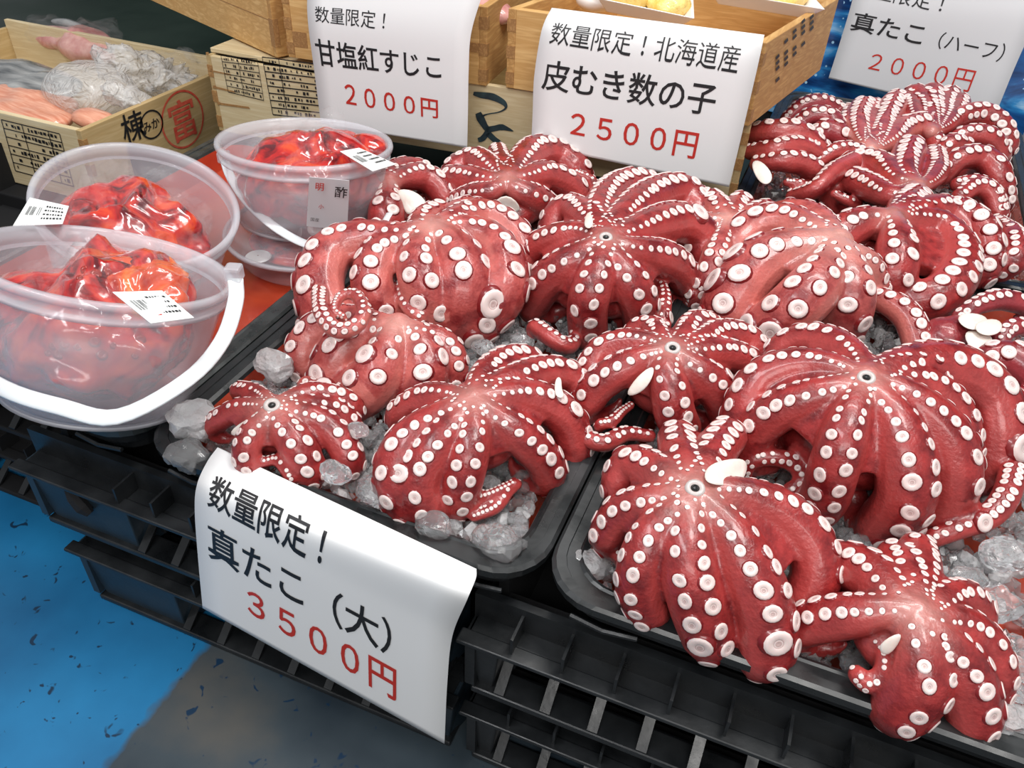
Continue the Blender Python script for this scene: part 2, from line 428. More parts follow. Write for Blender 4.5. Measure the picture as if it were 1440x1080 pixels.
def sign(left, right, lines, label, mats='paper', nu=10, nv=60):
    """left and right: 3D points down each edge; lines: (text, px first, px last, px height, ink, bold)"""
    def S(u, v):
        a = crv(left, v); b = crv(right, v); return a.lerp(b, u)

    def nrm(u, v):
        e = 1e-3; n = (S(u + e, v) - S(u - e, v)).cross(S(u, min(v + e, 1)) - S(u, max(v - e, 0))).normalized()
        return n if n.dot(CAMP - S(u, v)) > 0 else -n
    base = S(.5, 1)
    root = empty('price_sign', base)
    tag(root, label, 'sign', 'handwritten style paper price signs')
    m = MB(); vs = []; fs = []
    for sgn in (1, -1):
        for j in range(nv + 1):
            for i in range(nu + 1):
                u, v = i / nu, j / nv; vs.append(S(u, v) + nrm(u, v) * (.00012 * sgn))
    o2 = (nu + 1) * (nv + 1)
    for j in range(nv):
        for i in range(nu):
            a = j * (nu + 1) + i; fs.append((a, a + nu + 1, a + nu + 2, a + 1)); fs.append((o2 + a, o2 + a + 1, o2 + a + nu + 2, o2 + a + nu + 1))
    ring = [i for i in range(nu + 1)] + [j * (nu + 1) + nu for j in range(1, nv + 1)] + [nv * (nu + 1) + i for i in range(nu - 1, -1, -1)] + [j * (nu + 1) for j in range(nv - 1, 0, -1)]
    for k in range(len(ring)):
        a, b = ring[k], ring[(k + 1) % len(ring)]; fs.append((a, b, b + o2, a + o2))
    sheet = m.add(vs, fs).build('sheet', mats, root, smooth=True)

    def uv_of(p):
        u, v = .5, .5
        for _ in range(25):
            f = to_px(S(u, v)) - np.array(p); e = 1e-3
            J = np.array([(to_px(S(u + e, v)) - to_px(S(u - e, v))) / (2 * e), (to_px(S(u, v + e)) - to_px(S(u, v - e))) / (2 * e)]).T
            d = np.linalg.lstsq(J, f, rcond=None)[0]; d = np.clip(d, -.25, .25); u -= d[0]; v -= d[1]; v = min(max(v, -.0), 1)
        return np.array((u, v))
    for (txt, p0, p1, hpx, ink, bold) in lines:
        a, b = uv_of(p0), uv_of(p1); n = max(len(txt) - 1, 1); du = (b - a) / n
        # char height -> metres down the paper -> v
        mid = (a + b) / 2; e = .01
        pv = np.linalg.norm(to_px(S(mid[0], min(mid[1] + e, 1))) - to_px(S(mid[0], mid[1] - e))) / (min(mid[1] + e, 1) - mid[1] + e)
        dv = hpx / pv
        v2, f2 = text_local(txt, bold); out = []
        for x, y in v2:
            uv = a + du * x + np.array((0, -dv * y / .88))
            vv = uv[1]; q = S(uv[0], min(max(vv, 0), 1)) + nrm(uv[0], min(max(vv, .002), .998)) * .0007
            if vv < 0: q = q + (S(uv[0], 0) - S(uv[0], .01)) * (-vv / .01)
            out.append(q)
        MB().add(out, f2).build('lettering', ink, sheet)
    return root


# ------------------------------------------------------------------ the setting
H = lambda h: RZ + h                          # height above rims -> world z
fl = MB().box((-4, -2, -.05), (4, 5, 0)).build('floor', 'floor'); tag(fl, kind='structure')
wl = MB().box((-4, 3.4, 0), (4, 3.5, 2.6)).build('wall_back', 'wallgreen'); tag(wl, kind='structure')

# dark table carrying the wooden boxes at the back
t = empty('display_table', (-.6, 1.8, 0)); tag(t, 'dark table under the wooden fish boxes behind the trays', 'table')
MB().box((-2.6, 1.15, H(-.18)), (-.125, 2.9, H(-.135))).build('tabletop', 'wallgreen', t, bevel=.003)
MB().box((-2.6, .96, H(-.18)), (-1.02, 1.15, H(-.135))).build('tabletop', 'hollow', t, bevel=.003)
MB().box((-2.6, .97, 0), (-1.46, .99, H(-.18))).build('front_panel', 'hollow', t)
for x in (-2.5, -.25):
    for y in (1.22, 2.8): MB().box((x - .03, y - .03, 0), (x + .03, y + .03, H(-.18))).build('leg', 'hollow', t)


# ------------------------------------------------------------------ plastic crates under the trays
def crate(x0, x1, y0, y1, z0, z1, label, mt, mc, colw):
    cx = (x0 + x1) / 2; root = empty('plastic_crate', (cx, (y0 + y1) / 2, z0)); tag(root, label, 'crate', 'stacked plastic crates under the trays')
    t = .012
    b = MB()                                   # inner body set back from the ledges
    b.box((x0 + .02, y0 + .05, z0 + .002), (x1 - .02, y0 + .056, z1 - .03)); b.box((x0 + .02, y1 - .03, z0 + .002), (x1 - .02, y1 - .02, z1))
    b.box((x0 + .012, y0 + .05, z0 + .002), (x0 + .022, y1 - .02, z1 - .004)); b.box((x1 - .022, y0 + .05, z0 + .002), (x1 - .012, y1 - .02, z1 - .004))
    b.box((x0 + .02, y0 + .05, z0 + .002), (x1 - .02, y1 - .02, z0 + .01)); b.build('body', 'hollow', root)
    MB().box((x0 - .004, y0 - .012, z1 - .036), (x1 + .004, y0 + .004, z1 - .031)).build('rim_ledge', mt, root, bevel=.0015)
    MB().box((x0, y0 + .022, z1 - .036), (x1, y0 + .03, z1 - .002)).build('rim_wall', mt, root)
    MB().box((x0 + .004, y0 + .004, z1 - .036), (x1 - .004, y0 + .03, z1 - .0335)).build('rim_floor', mt, root)
    MB().box((x0, y0 - .004, z1 - .006), (x1, y0 + .03, z1)).build('top_shelf', mc if False else mt, root, bevel=.002) if False else None
    n = int((x1 - x0) / .0445)
    for i in range(1, n):
        x = x0 + (x1 - x0) * i / n
        if x < x0 + colw * 1.0 and colw > .1: continue
        MB().box((x - .0013, y0 - .006, z1 - .033), (x + .0013, y0 + .024, z1 - .010)).build('rib', mt, root)
    for s, xa, xb in ((0, x0, x0 + colw), (1, x1 - colw * .45, x1)):
        c = MB(); tp = .012
        c.add([(xa + (tp if s == 0 else 0), y0 + .008, z0), (xb - (tp if s else .01), y0 + .008, z0), (xb, y0 + .045, z0), (xa + .012, y0 + .045, z0),
               (xa, y0, z1 - .036), (xb, y0, z1 - .036), (xb, y0 + .045, z1 - .036), (xa, y0 + .045, z1 - .036)],
              [(0, 3, 2, 1), (4, 5, 6, 7), (0, 1, 5, 4), (1, 2, 6, 5), (2, 3, 7, 6), (3, 0, 4, 7)])
        c.build('corner_panel', mc, root, bevel=.002)
    c = MB(); c.box((x0, y0, z0 + .012), (x0 + .01, y1, z1 - .036)); c.build('side_panel', mc, root)
    lb = MB(); lb.box((x0 + .006, y0 + .0, z0), (x1 - .006, y0 + .03, z0 + .008)); lb.build('bottom_ledge', mt, root, bevel=.002)
    # slotted front: bars that can be told apart
    xs = x0 + colw; xe = x1 - colw * .45; nb = int((xe - xs) / .044)
    for i in range(nb + 1):
        x = xs + (xe - xs) * i / nb; MB().box((x - .004, y0 + .036, z0 + .006), (x + .004, y0 + .044, z1 - .036)).build('upright_bar', mt, root, bevel=.001)
    for zz in (z0 + .030, z0 + .056):
        MB().box((xs, y0 + .034, zz - .003), (xe, y0 + .046, zz + .003)).build('cross_bar', mt, root)
    # sloping slotted skirt at the foot of the front
    zt = z0 + .030
    for i in range(nb + 1):
        x = xs + (xe - xs) * i / nb
        MB().add([(x - .005, y0 + .002, z0 + .006), (x + .005, y0 + .002, z0 + .006), (x + .005, y0 + .034, zt), (x - .005, y0 + .034, zt),
                  (x - .005, y0 + .002, z0 + .010), (x + .005, y0 + .002, z0 + .010), (x + .005, y0 + .034, zt + .004), (x - .005, y0 + .034, zt + .004)],
                 [(0, 3, 2, 1), (4, 5, 6, 7), (0, 1, 5, 4), (1, 2, 6, 5), (2, 3, 7, 6), (3, 0, 4, 7)]).build('slot_bar', 'black', root)
    return root


YC = .408
c1 = crate(-.722, -.200, YC, 1.10, H(-.172), H(-.046), 'upper slate-blue crate below the buckets and left tray', 'crateblk', 'crate', .14)
crate(-.700, -.200, YC + .006, 1.10, H(-.31), H(-.176), 'lower slate-blue crate standing on the blue floor', 'crateblk', 'crate', .14)
crate(-.186, .48, YC, 1.10, H(-.172), H(-.046), 'upper black crate under the right front octopus tray', 'crateblk', 'crateblk', .035)
crate(-.186, .48, YC + .006, 1.10, H(-.31), H(-.176), 'lower black slotted crate at the bottom edge, on slate floor', 'crateblk', 'crateblk', .035)
# hand hole in the upper left crate
MB().tube([(-.655, YC - .003, H(-.088)), (-.650, YC - .003, H(-.100)), (-.642, YC - .003, H(-.112)), (-.634, YC - .003, H(-.119))], [.004, .008, .009, .005], seg=8).build('hand_hole', 'hollow', c1)
crate(-1.42, -.760, .50, 1.12, H(-.17), H(-.05), 'added dark crate filling the black area at far left behind the buckets', 'hollow', 'hollow', .05)  # stand-in crates, this and the next, added to make the far-left area dark
crate(-1.42, -.760, .50, 1.12, H(-.31), H(-.174), 'added dark crate filling the black far left, on the floor under its twin', 'hollow', 'hollow', .05)
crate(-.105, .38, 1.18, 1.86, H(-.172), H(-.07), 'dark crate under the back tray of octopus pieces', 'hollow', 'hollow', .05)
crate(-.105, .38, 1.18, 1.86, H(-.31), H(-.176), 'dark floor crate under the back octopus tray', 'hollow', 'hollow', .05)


# ------------------------------------------------------------------ trays
def rrect(x0, x1, y0, y1, r, n=6):
    out = []
    for cx, cy, a0 in ((x1 - r, y0 + r, -PI / 2), (x1 - r, y1 - r, 0), (x0 + r, y1 - r, PI / 2), (x0 + r, y0 + r, PI)):
        for k in range(n + 1):
            a = a0 + PI / 2 * k / n; out.append((cx + r * math.cos(a), cy + r * math.sin(a)))
    return out


def tray(x0, x1, y0, y1, depth, label, rimmat='wetblack', rot=0):
    root = empty('octopus_tray', ((x0 + x1) / 2, (y0 + y1) / 2, H(-depth))); tag(root, label, 'tray', 'black fish trays with red insides')

    def rings(spec, mt, name, cap):
        vs = []; n = 0
        for ins, r, z in spec:
            ring = rrect(x0 + ins, x1 - ins, y0 + ins, y1 - ins, max(r, .004)); n = len(ring); vs += [(x, y, H(z)) for x, y in ring]
        fs = []
        for i in range(len(spec) - 1):
            for k in range(n): fs.append((i * n + k, i * n + (k + 1) % n, (i + 1) * n + (k + 1) % n, (i + 1) * n + k))
        if cap: fs.append(tuple((len(spec) - 1) * n + k for k in range(n)))
        return MB().add(vs, fs).build(name, mt, root, smooth=False)
    rings([(.0, .05, -.010), (-.001, .05, -.001), (.002, .05, .0015), (.010, .045, .001), (.0105, .045, -.0005), (.020, .04, -.001), (.022, .04, .0005), (.026, .036, -.002), (.0275, .034, -.006)], rimmat, 'rim', False)
    rings([(.0275, .034, -.006), (.031, .032, -.02), (.036, .03, -depth + .006), (.042, .024, -depth)], 'redtray', 'liner', True)
    rings([(.0, .05, -.010), (.006, .046, -.011), (.012, .044, -.030), (.014, .044, -.0315), (.018, .042, -.034), (.024, .03, -depth - .003)], 'black', 'outer_wall', True)
    for s in (0, 1):                          # moulded ridge under the rim at each front corner
        xa = x0 + .03 if s == 0 else x1 - .09
        MB().tube([(xa, y0 + .008, H(-.030)), (xa + .03, y0 + .006, H(-.033)), (xa + .06, y0 + .008, H(-.030))], [.0025] * 3, seg=6).build('ridge', 'black', root)
    return root


tray(-.985, -.558, .425, 1.13, .044, 'black tray with wet red inside holding the three buckets', 'traygrey')
tray(-.554, -.130, .421, 1.13, .043, 'front left black tray of ice with the 3500 yen octopus')
tray(-.126, .400, .421, 1.13, .043, 'front right black tray of ice under the largest octopus')
tray(-.112, .352, 1.165, 1.875, .060, 'back black tray of halved octopus behind the right tray', 'black')


# ------------------------------------------------------------------ crushed ice
def ice_piece(rng, sub=1):
    bm = bmesh.new(); bmesh.ops.create_icosphere(bm, subdivisions=sub, radius=1)
    s = Vector((rng.uniform(.7, 1.1), rng.uniform(.6, 1), rng.uniform(.5, .9)))
    for v in bm.verts: v.co = Vector((v.co.x * s.x, v.co.y * s.y, v.co.z * s.z)) * rng.uniform(.78, 1.12)
    vs = [v.co.copy() for v in bm.verts]; fs = [tuple(v.index for v in f.verts) for f in bm.faces]; bm.free(); return vs, fs


rng = random.Random(3)
PIECES = [ice_piece(rng) for _ in range(12)]


def ice_bed(x0, x1, y0, y1, h0, n, label, hb=.012, avoid=None):
    m = MB()
    for i in range(n):
        x, y = rng.uniform(x0, x1), rng.uniform(y0, y1)
        if avoid and avoid(x, y): continue
        r = rng.choice((.004, .006, .008, .010, .013)) * rng.uniform(.8, 1.2)
        z = H(h0 + hb * noise.noise(Vector((x * 14, y * 14, 0))) + rng.uniform(-.012, .004))
        q = Quaternion((rng.gauss(0, 1), rng.gauss(0, 1), rng.gauss(0, 1), rng.gauss(0, 1))).normalized()
        v, f = PIECES[i % 12]; m.add([q @ p * r + Vector((x, y, z)) for p in v], f, 0 if rng.random() < .8 else 1)
    o = m.build('crushed_ice', ['ice', 'icew'], origin=((x0 + x1) / 2, (y0 + y1) / 2, H(-.045))); tag(o, label, 'ice', kind='stuff'); return o


ice_bed(-.515, -.165, .458, 1.09, -.013, 4200, 'crushed ice filling the front left octopus tray')
ice_bed(-.090, .368, .458, 1.09, -.013, 5000, 'crushed ice filling the front right octopus tray', avoid=lambda x, y: x > .20 and noise.noise(Vector((x * 22, y * 22, 7))) > .22)
ice_bed(-.075, .315, 1.20, 1.84, -.030, 1500, 'crushed ice in the back tray of octopus halves')

for (p, h, r, lab) in [((385, 512), .012, .024, 'large frosted ice lump beside the curled arm near the tray rail'),
                       ((268, 590), .012, .026, 'rough ice lump resting on the left tray corner under the bucket'),
                       ((262, 640), .0, .022, 'flat ice lump in the left tray corner beside the front sign'),
                       ((505, 605), .03, .011, 'clear ice lump between the two front left octopus'),
                       ((470, 665), .03, .015, 'ice lump on the small octopus at the edge of the front sign'),
                       ((525, 690), .012, .019, 'clear rounded ice lump just above the front sign'),
                       ((610, 740), .005, .016, 'ice lump in the left tray above the sign, beneath the striped octopus'),
                       ((700, 765), .0, .024, 'broad clear ice slab in the right corner of the left tray'),
                       ((690, 620 + 60), .008, .010, 'small ice chip under the dark curled arm tips'),
                       ((735, 480), .0, .014, 'grey ice chip in the gap behind the centre front octopus'),
                       ((680, 490), .0, .015, 'grey ice lump in the shaded gap of the left tray'),
                       ((1400, 850), .02, .021, 'big clear ice ball at the right edge beside the lowest octopus'),
                       ((1360, 812), .02, .014, 'small clear ice ball above the lowest octopus'),
                       ((1415, 780), .03, .020, 'clear ice lump at the right edge under the dark curled arm'),
                       ((1425, 950), .01, .022, 'ice lump at the lower right picture edge'),
                       ((1405, 1010), -.005, .024, 'frosted ice slab in the right tray corner near its rim'),
                       ((830, 790), -.008, .019, 'frosted ice slab at the left corner of the right tray')]:
    o = blob('ice_lump', 'icew' if 'frost' in lab or 'rough' in lab else 'ice', None, at_h(p, h), (r, r * .8, r * .62), seed=r * 900 + p[0], amp=.30, freq=60, sub=3)
    o.data.polygons.foreach_set('use_smooth', [False] * len(o.data.polygons)); tag(o, lab, 'ice', 'loose ice lumps')


# ------------------------------------------------------------------ octopus
def sucker_mesh():
    prof = [(1.34, -.35, 0), (1.24, -.02, 0), (1.08, .10, 0), (1.0, .20, 1), (.86, .27, 1), (.55, .225, 1), (.40, .20, 1), (.34, .15, 2), (.25, .19, 1), (.08, .13, 2)]
    seg = 14; bm = MB(); vs = []
    for r, z, _ in prof: vs += [(r * math.cos(2 * PI * k / seg), r * math.sin(2 * PI * k / seg), z) for k in range(seg)]
    fs = []; mi = []
    for i in range(len(prof) - 1):
        for k in range(seg): fs.append((i * seg + k, i * seg + (k + 1) % seg, (i + 1) * seg + (k + 1) % seg, (i + 1) * seg + k)); mi.append(prof[i + 1][2] if i != 2 else 1)
    fs.append(tuple((len(prof) - 1) * seg + k for k in range(seg))); mi.append(2)
    me = bpy.data.meshes.new('sucker'); me.from_pydata(vs, [], fs)
    for m in ('collar', 'cup', 'cup_in'): me.materials.append(M[m])
    me.polygons.foreach_set('material_index', mi); me.polygons.foreach_set('use_smooth', [True] * len(fs)); me.update()
    return me


SUCKER = sucker_mesh()
# small sucker, fewer sides, for the joined tips
_s = [(1.15, -.3, 0), (1.05, .12, 0), (.92, .30, 1), (.45, .2, 1)]
SMALLV = [(r * math.cos(2 * PI * k / 8), r * math.sin(2 * PI * k / 8), z) for r, z, _ in _s for k in range(8)]
SMALLF = [(i * 8 + k, i * 8 + (k + 1) % 8, (i + 1) * 8 + (k + 1) % 8, (i + 1) * 8 + k) for i in range(3) for k in range(8)] + [tuple(24 + k for k in range(8))]
SMALLM = [0] * 8 + [1] * 16 + [1]


def smooth01(t): t = min(max(t, 0), 1); return t * t * (3 - 2 * t)


def resample(P, step):
    """P list of Vector (dense polyline) -> evenly spaced"""
    d = [0]
    for a, b in zip(P, P[1:]): d.append(d[-1] + (b - a).length)
    n = max(int(d[-1] / step), 4); out = []; j = 0
    for i in range(n + 1):
        s = d[-1] * i / n
        while j < len(P) - 2 and d[j + 1] < s: j += 1
        f = (s - d[j]) / max(d[j + 1] - d[j], 1e-9); out.append(P[j].lerp(P[j + 1], min(max(f, 0), 1)))
    return out


def arm_path(pts, hs, w, tail, curl, taper0, cpush=1.0, floor_h=.0, side=0, end=1):
    """pts px incl. start; hs height per pt (of the visible surface). Returns centres, radii, t(visible<=1), normals"""
    P = [at_h(p, h) for p, h in zip(pts, hs)]
    dense = [crv(P, i / 60) for i in range(61)]
    cen = []; rad = []
    rmax = w / 2 / F * zdepth(P[len(P) // 2]) if w else .01
    pl = [0]
    for a, b in zip(dense, dense[1:]): pl.append(pl[-1] + (b - a).length)
    for s, q in zip(pl, dense):
        t = s / pl[-1]; r = rmax * (taper0 + (1 - taper0) * smooth01(t / .62))
        v = (q - CAMP).normalized(); cen.append(q + v * r * cpush)
    C = resample(cen, .004); n = len(C)
    T = [(C[min(i + 1, n - 1)] - C[max(i - 1, 0)]).normalized() for i in range(n)]
    nn = Vector((0, 0, 1)) if abs(T[0].z) < .9 else (CAMP - C[0])
    nn = (nn - T[0] * nn.dot(T[0])).normalized(); NN = [nn]
    for i in range(1, n): nn = T[i - 1].rotation_difference(T[i]) @ nn; nn = (nn - T[i] * nn.dot(T[i])).normalized(); NN.append(nn)
    R = [rmax * (taper0 + (1 - taper0) * smooth01(i / (n - 1) / .62)) for i in range(n)]; TT = [i / (n - 1) for i in range(n)]
    if end != 1:
        R = [r * (1 - (1 - end) * i / (n - 1)) for i, r in enumerate(R)]; rmax = rmax
    if tail > 0:
        Lt = tail * rmax * 2; m = max(int(Lt / .004), 3); c = C[-1].copy(); d = T[-1].copy(); nn = NN[-1].copy(); sd = d.cross(nn)
        if side: nnc = (nn * math.cos(side) + sd * math.sin(side)); ax = d.cross(nnc).normalized()
        else: ax = sd.normalized()
        for k in range(m):
            s = (k + 1) / m; ang = curl / m * (1.25 - .5 * s)
            q = Quaternion(ax, -ang)
            d = q @ d; nn = q @ nn; c = c + d * .004; r = rmax * end * max(1 - s * .88, .12) ** .85
            lim = H(floor_h - .03) + r * .7
            if c.z < lim: c.z = lim
            C.append(c.copy()); R.append(r); NN.append(nn.copy()); TT.append(1 + s)
    return C, R, NN, TT, rmax


WS = 1.48
HS = .66


def octopus(label, center, hc, arms, skin='skin', free=(), webs=.5, extra=(), zo=None, scale=3.0, beak=True, core=.42, sk=.30, floor_h=0.0, group='boiled octopus piled on ice', pieces=(), ws=None, name='octopus', voxel=.0023, pale_r=.022):
    hc = hc * HS; free = [(a[0], [h * HS + .004 for h in a[1]], *a[2:]) for a in free]; extra = [(a[0], a[1] * HS, *a[2:]) for a in extra]
    pieces = [(a[0], a[1], [h * HS + .006 for h in a[2]]) for a in pieces]
    ox, oy = zo or (0, 0); Z = lambda p: (ox + p[0] / scale, oy + p[1] / scale)
    c = Z(center); C3 = at_h(c, hc)
    root_loc = Vector((C3.x, C3.y, H(floor_h)))
    geo = MB(); paths = []
    for a in arms:
        pts, he, w = a[0], a[1], a[2]; op = a[3] if len(a) > 3 else {}
        P = [c] + [Z(p) for p in pts]; d = [0]
        for q, r in zip(P, P[1:]): d.append(d[-1] + math.hypot(r[0] - q[0], r[1] - q[1]))
        w = w * (ws or WS); he = max(he * HS, .018); pw = op.get('pw', 2.3); hs = [hc + (he - hc) * (s / d[-1]) ** pw for s in d]
        # begin a little off the centre so that the arms do not coincide
        P3 = arm_path(P, hs, w / scale, op.get('tail', 1.6), op.get('curl', 3.4), op.get('taper', .56), floor_h=floor_h, side=op.get('side', 0))
        ang = math.atan2(P[1][1] - c[1], P[1][0] - c[0]); paths.append((P3, op, ang, True))
    for a in free:
        pts, hs, w = a[0], a[1], a[2]; op = a[3] if len(a) > 3 else {}
        P = [Z(p) for p in pts]; w = w * 1.12
        if len(hs) != len(P): hs = list(np.interp(np.linspace(0, 1, len(P)), np.linspace(0, 1, len(hs)), hs))
        P3 = arm_path(P, hs, w / scale, op.get('tail', 1.2), op.get('curl', 3.4), op.get('taper', .75), end=op.get('end', 1), floor_h=floor_h, side=op.get('side', 0)); paths.append((P3, op, 0, False))
    for (C, R, NN, TT, rm), op, ang, ctr in paths:
        geo.tube(C, [r for r in R], seg=14, flat=.92, up=NN[0])
        for e in (0, -1):
            bmv, bmf = SPH; geo.add([v * (R[e] * .98) + C[e] for v in bmv], bmf)
    # webs between neighbouring arms
    ca = sorted([p for p in paths if p[3]], key=lambda p: p[2])
    for i in range(len(ca)):
        A, B = ca[i], ca[(i + 1) % len(ca)]; gap = (B[2] - A[2]) % (2 * PI)
        if len(ca) < 2 or gap > 1.75 or A[1].get('noweb'): continue
        tw = webs * 1.15 * (1 if gap < 1.3 else .7)
        na = max(int(sum(1 for t in A[0][3] if t <= 1) * tw), 3); nb = max(int(sum(1 for t in B[0][3] if t <= 1) * tw), 3)
        K = 10; U = 5; grid = []
        for k in range(K + 1):
            ia = int(na * k / K); ib = int(nb * k / K)
            pa, pb = A[0][0][ia], B[0][0][ib]; n_ = (A[0][2][ia] + B[0][2][ib]).normalized(); r = min(A[0][1][ia], B[0][1][ib])
            g = (pa - pb).length; row = []
            for u in range(U + 1):
                f = u / U; p = pa.lerp(pb, f) + n_ * (r * .15 - math.sin(PI * f) * g * .13); row.append((p, n_, r * .45))
            grid.append(row)
        vs = [p + n_ * r for row in grid for p, n_, r in row] + [p - n_ * r for row in grid for p, n_, r in row]
        o2 = (K + 1) * (U + 1); fs = []
        for k in range(K):
            for u in range(U):
                q = k * (U + 1) + u; fs.append((q, q + 1, q + U + 2, q + U + 1)); fs.append((o2 + q, o2 + q + U + 1, o2 + q + U + 2, o2 + q + 1))
        ring = [u for u in range(U + 1)] + [k * (U + 1) + U for k in range(1, K + 1)] + [K * (U + 1) + u for u in range(U - 1, -1, -1)] + [k * (U + 1) for k in range(K - 1, 0, -1)]
        for k in range(len(ring)): x, y = ring[k], ring[(k + 1) % len(ring)]; fs.append((y, x, x + o2, y + o2))
        geo.add(vs, fs)
    if core and ca:
        reach = np.mean([(p[0][0][int(len([t for t in p[0][3] if t <= 1]) - 1)] - C3).length for p in ca]); rr = reach * core
        hz = max(hc * .74 - floor_h, .01) / 2; v = (C3 - CAMP).normalized(); cc = Vector((C3.x, C3.y, 0)) + Vector((v.x, v.y, 0)) * rr * .35; cc.z = H(floor_h + hz * .9)
        geo.add([Vector((p.x * rr, p.y * rr, p.z * hz)) + cc for p in SPH[0]], SPH[1])
    for (p, h, r, rv) in extra:                # lumps of body: pixel, height, radius px, vertical factor
        q = at_h(Z(p), h); rr = r / scale / F * zdepth(q); q = q + (q - CAMP).normalized() * rr * .8
        geo.add([Vector((v.x * rr, v.y * rr, v.z * rr * rv)) + q for v in SPH[0]], SPH[1])
    src = geo.build('src', skin, origin=root_loc)
    md = src.modifiers.new('r', 'REMESH'); md.mode = 'VOXEL'; md.voxel_size = voxel; md.adaptivity = 0
    sm = src.modifiers.new('s', 'SMOOTH'); sm.iterations = 5; sm.factor = .5
    dg = bpy.context.evaluated_depsgraph_get(); dg.update()
    me = bpy.data.meshes.new_from_object(src.evaluated_get(dg)); bpy.data.objects.remove(src)
    me.polygons.foreach_set('use_smooth', [True] * len(me.polygons))
    if not me.materials: me.materials.append(M[skin])
    root = bpy.data.objects.new(name, me); COL.objects.link(root); root.location = root_loc
    nv = len(me.vertices); co = np.empty(nv * 3); me.vertices.foreach_get('co', co); co = co.reshape(-1, 3)
    nr = np.empty(nv * 3); me.vertices.foreach_get('normal', nr); nr = nr.reshape(-1, 3)
    cl = np.array(C3 - root_loc)
    pale = np.exp(-(np.linalg.norm(co - cl, axis=1) / pale_r) ** 2) * (.6 if ca else 0)
    a = me.attributes.new('pale', 'FLOAT', 'POINT'); a.data.foreach_set('value', pale.astype(np.float32))
    # how far each point faces the mouth side of its nearest arm
    AC = np.array([list(q - root_loc) for p in paths for q in p[0][0][::3]]); AN = np.array([list(q) for p in paths for q in p[0][2][::3]])
    best = np.zeros(nv); bd = np.full(nv, 9.)
    for q, n_ in zip(AC, AN):
        dd = np.linalg.norm(co - q, axis=1); mk = dd < bd; bd[mk] = dd[mk]; best[mk] = (nr[mk] @ n_)
    ms = np.clip((.82 - best) * 1.8, 0, 1) * np.clip(best + .7, 0, 1) * .85
    a = me.attributes.new('mouthside', 'FLOAT', 'POINT'); a.data.foreach_set('value', ms.astype(np.float32))
    # ---- suckers
    tree = BVHTree.FromPolygons([Vector(v) for v in co], [tuple(p.vertices) for p in me.polygons]); big = []; small = MB(); cand = []
    for (C, R, NN, TT, rm), op, ang, ctr in paths:
        kk = op.get('sk', sk) * 1.10; tw = op.get('tw', 0); lat = op.get('lat', .47); bigs = op.get('big', ())
        s = rm * (.8 if ctr else .15); acc = [0]
        for p, q in zip(C, C[1:]): acc.append(acc[-1] + (q - p).length)
        total = acc[-1]; row = 0; used = set()
        while s < total * .985:
            i = min(int(s / .004), len(C) - 2); t = TT[i]
            if ctr: rs = rm * kk * ((.26 + .74 * smooth01(t / .85)) if t <= 1 else min(1, R[i] / rm * 1.12))
            else: rs = R[i] * kk * (1.12 if t > 1 else 1)
            rs *= random.uniform(.90, 1.08)
            if t > 1.96: break
            for bi, (bt, bs) in enumerate(bigs):
                if bi not in used and t >= bt: rs *= bs; used.add(bi)
            ph = ((lat + (.34 * max(1 - t * 1.6, 0) if ctr else 0)) * (1 if row % 2 == 0 else -1)) + tw * min(t * 1.4, 1)
            Tn = (C[min(i + 1, len(C) - 1)] - C[max(i - 1, 0)]).normalized(); sd = Tn.cross(NN[i])
            n_ = NN[i] * math.cos(ph) + sd * math.sin(ph)
            lo = C[i] - root_loc
            hit = tree.ray_cast(lo + n_ * R[i] * 1.9, -n_, R[i] * 2.2)
            if hit[0] is not None:
                dist = (hit[0] - lo).length
                if dist < R[i] * 1.55 and hit[1].dot(n_) > .35:
                    nn_ = (hit[1] + n_ * .6).normalized(); cand.append((hit[0], nn_, max(rs, .0009)))
            s += rs * (1.30 + 1.6 * max(.5 - t, 0) if ctr and t < 1 else 1.22); row += 1
    keep = []
    for q, n_, rs in cand:                     # drop suckers that would sit on one another
        if all((q - k[0]).length > (rs + k[2]) * .98 for k in keep): keep.append((q, n_, rs))
    keep.sort(key=lambda k: -k[2]); nbig = 0
    for q, n_, rs in keep:
        wpos = q + root_loc; pxr = rs * F / zdepth(wpos); up = Vector((0, 0, 1)).rotation_difference(n_)
        rt = Quaternion((0, 0, 1), random.uniform(0, 6.28))
        if pxr > 4.2 and nbig < 300:
            o = bpy.data.objects.new('sucker', SUCKER); COL.objects.link(o); o.parent = root; o.location = q - n_ * rs * .06
            o.rotation_mode = 'QUATERNION'; o.rotation_quaternion = up @ rt; e = random.uniform(.9, 1.1); o.scale = (rs * e, rs / e, rs); nbig += 1
        else:
            b = len(small.v); small.v += [tuple(up @ (Vector(v) * rs) + q) for v in SMALLV]; small.f += [tuple(b + i for i in f) for f in SMALLF]; small.mi += SMALLM
    if small.v:
        sm_ = bpy.data.meshes.new('small_suckers'); sm_.from_pydata(small.v, [], small.f)
        for m in ('collar', 'cup'): sm_.materials.append(M[m])
        sm_.polygons.foreach_set('material_index', small.mi); sm_.polygons.foreach_set('use_smooth', [True] * len(small.f))
        so = bpy.data.objects.new('small_suckers', sm_); COL.objects.link(so); so.parent = root; so['kind'] = 'stuff'
    if beak:
        hit = tree.find_nearest(C3 - root_loc); q = hit[0]; n_ = ((CAMP - C3).normalized() * .4 + Vector((0, 0, 1)) * .6 + hit[1] * .5).normalized()
        b = MB(); b.lathe([(.0085, -.002), (.0078, .0012), (.0050, .0016), (.0036, .0002)], q + n_ * .0006, n_, 18); b.add([], [])
        bo = b.build('mouth', 'beakring', root, smooth=True, origin=root_loc) if False else None
        me2 = bpy.data.meshes.new('mouth'); me2.from_pydata(b.v, [], b.f); me2.materials.append(M['beakring']); me2.polygons.foreach_set('use_smooth', [True] * len(b.f))
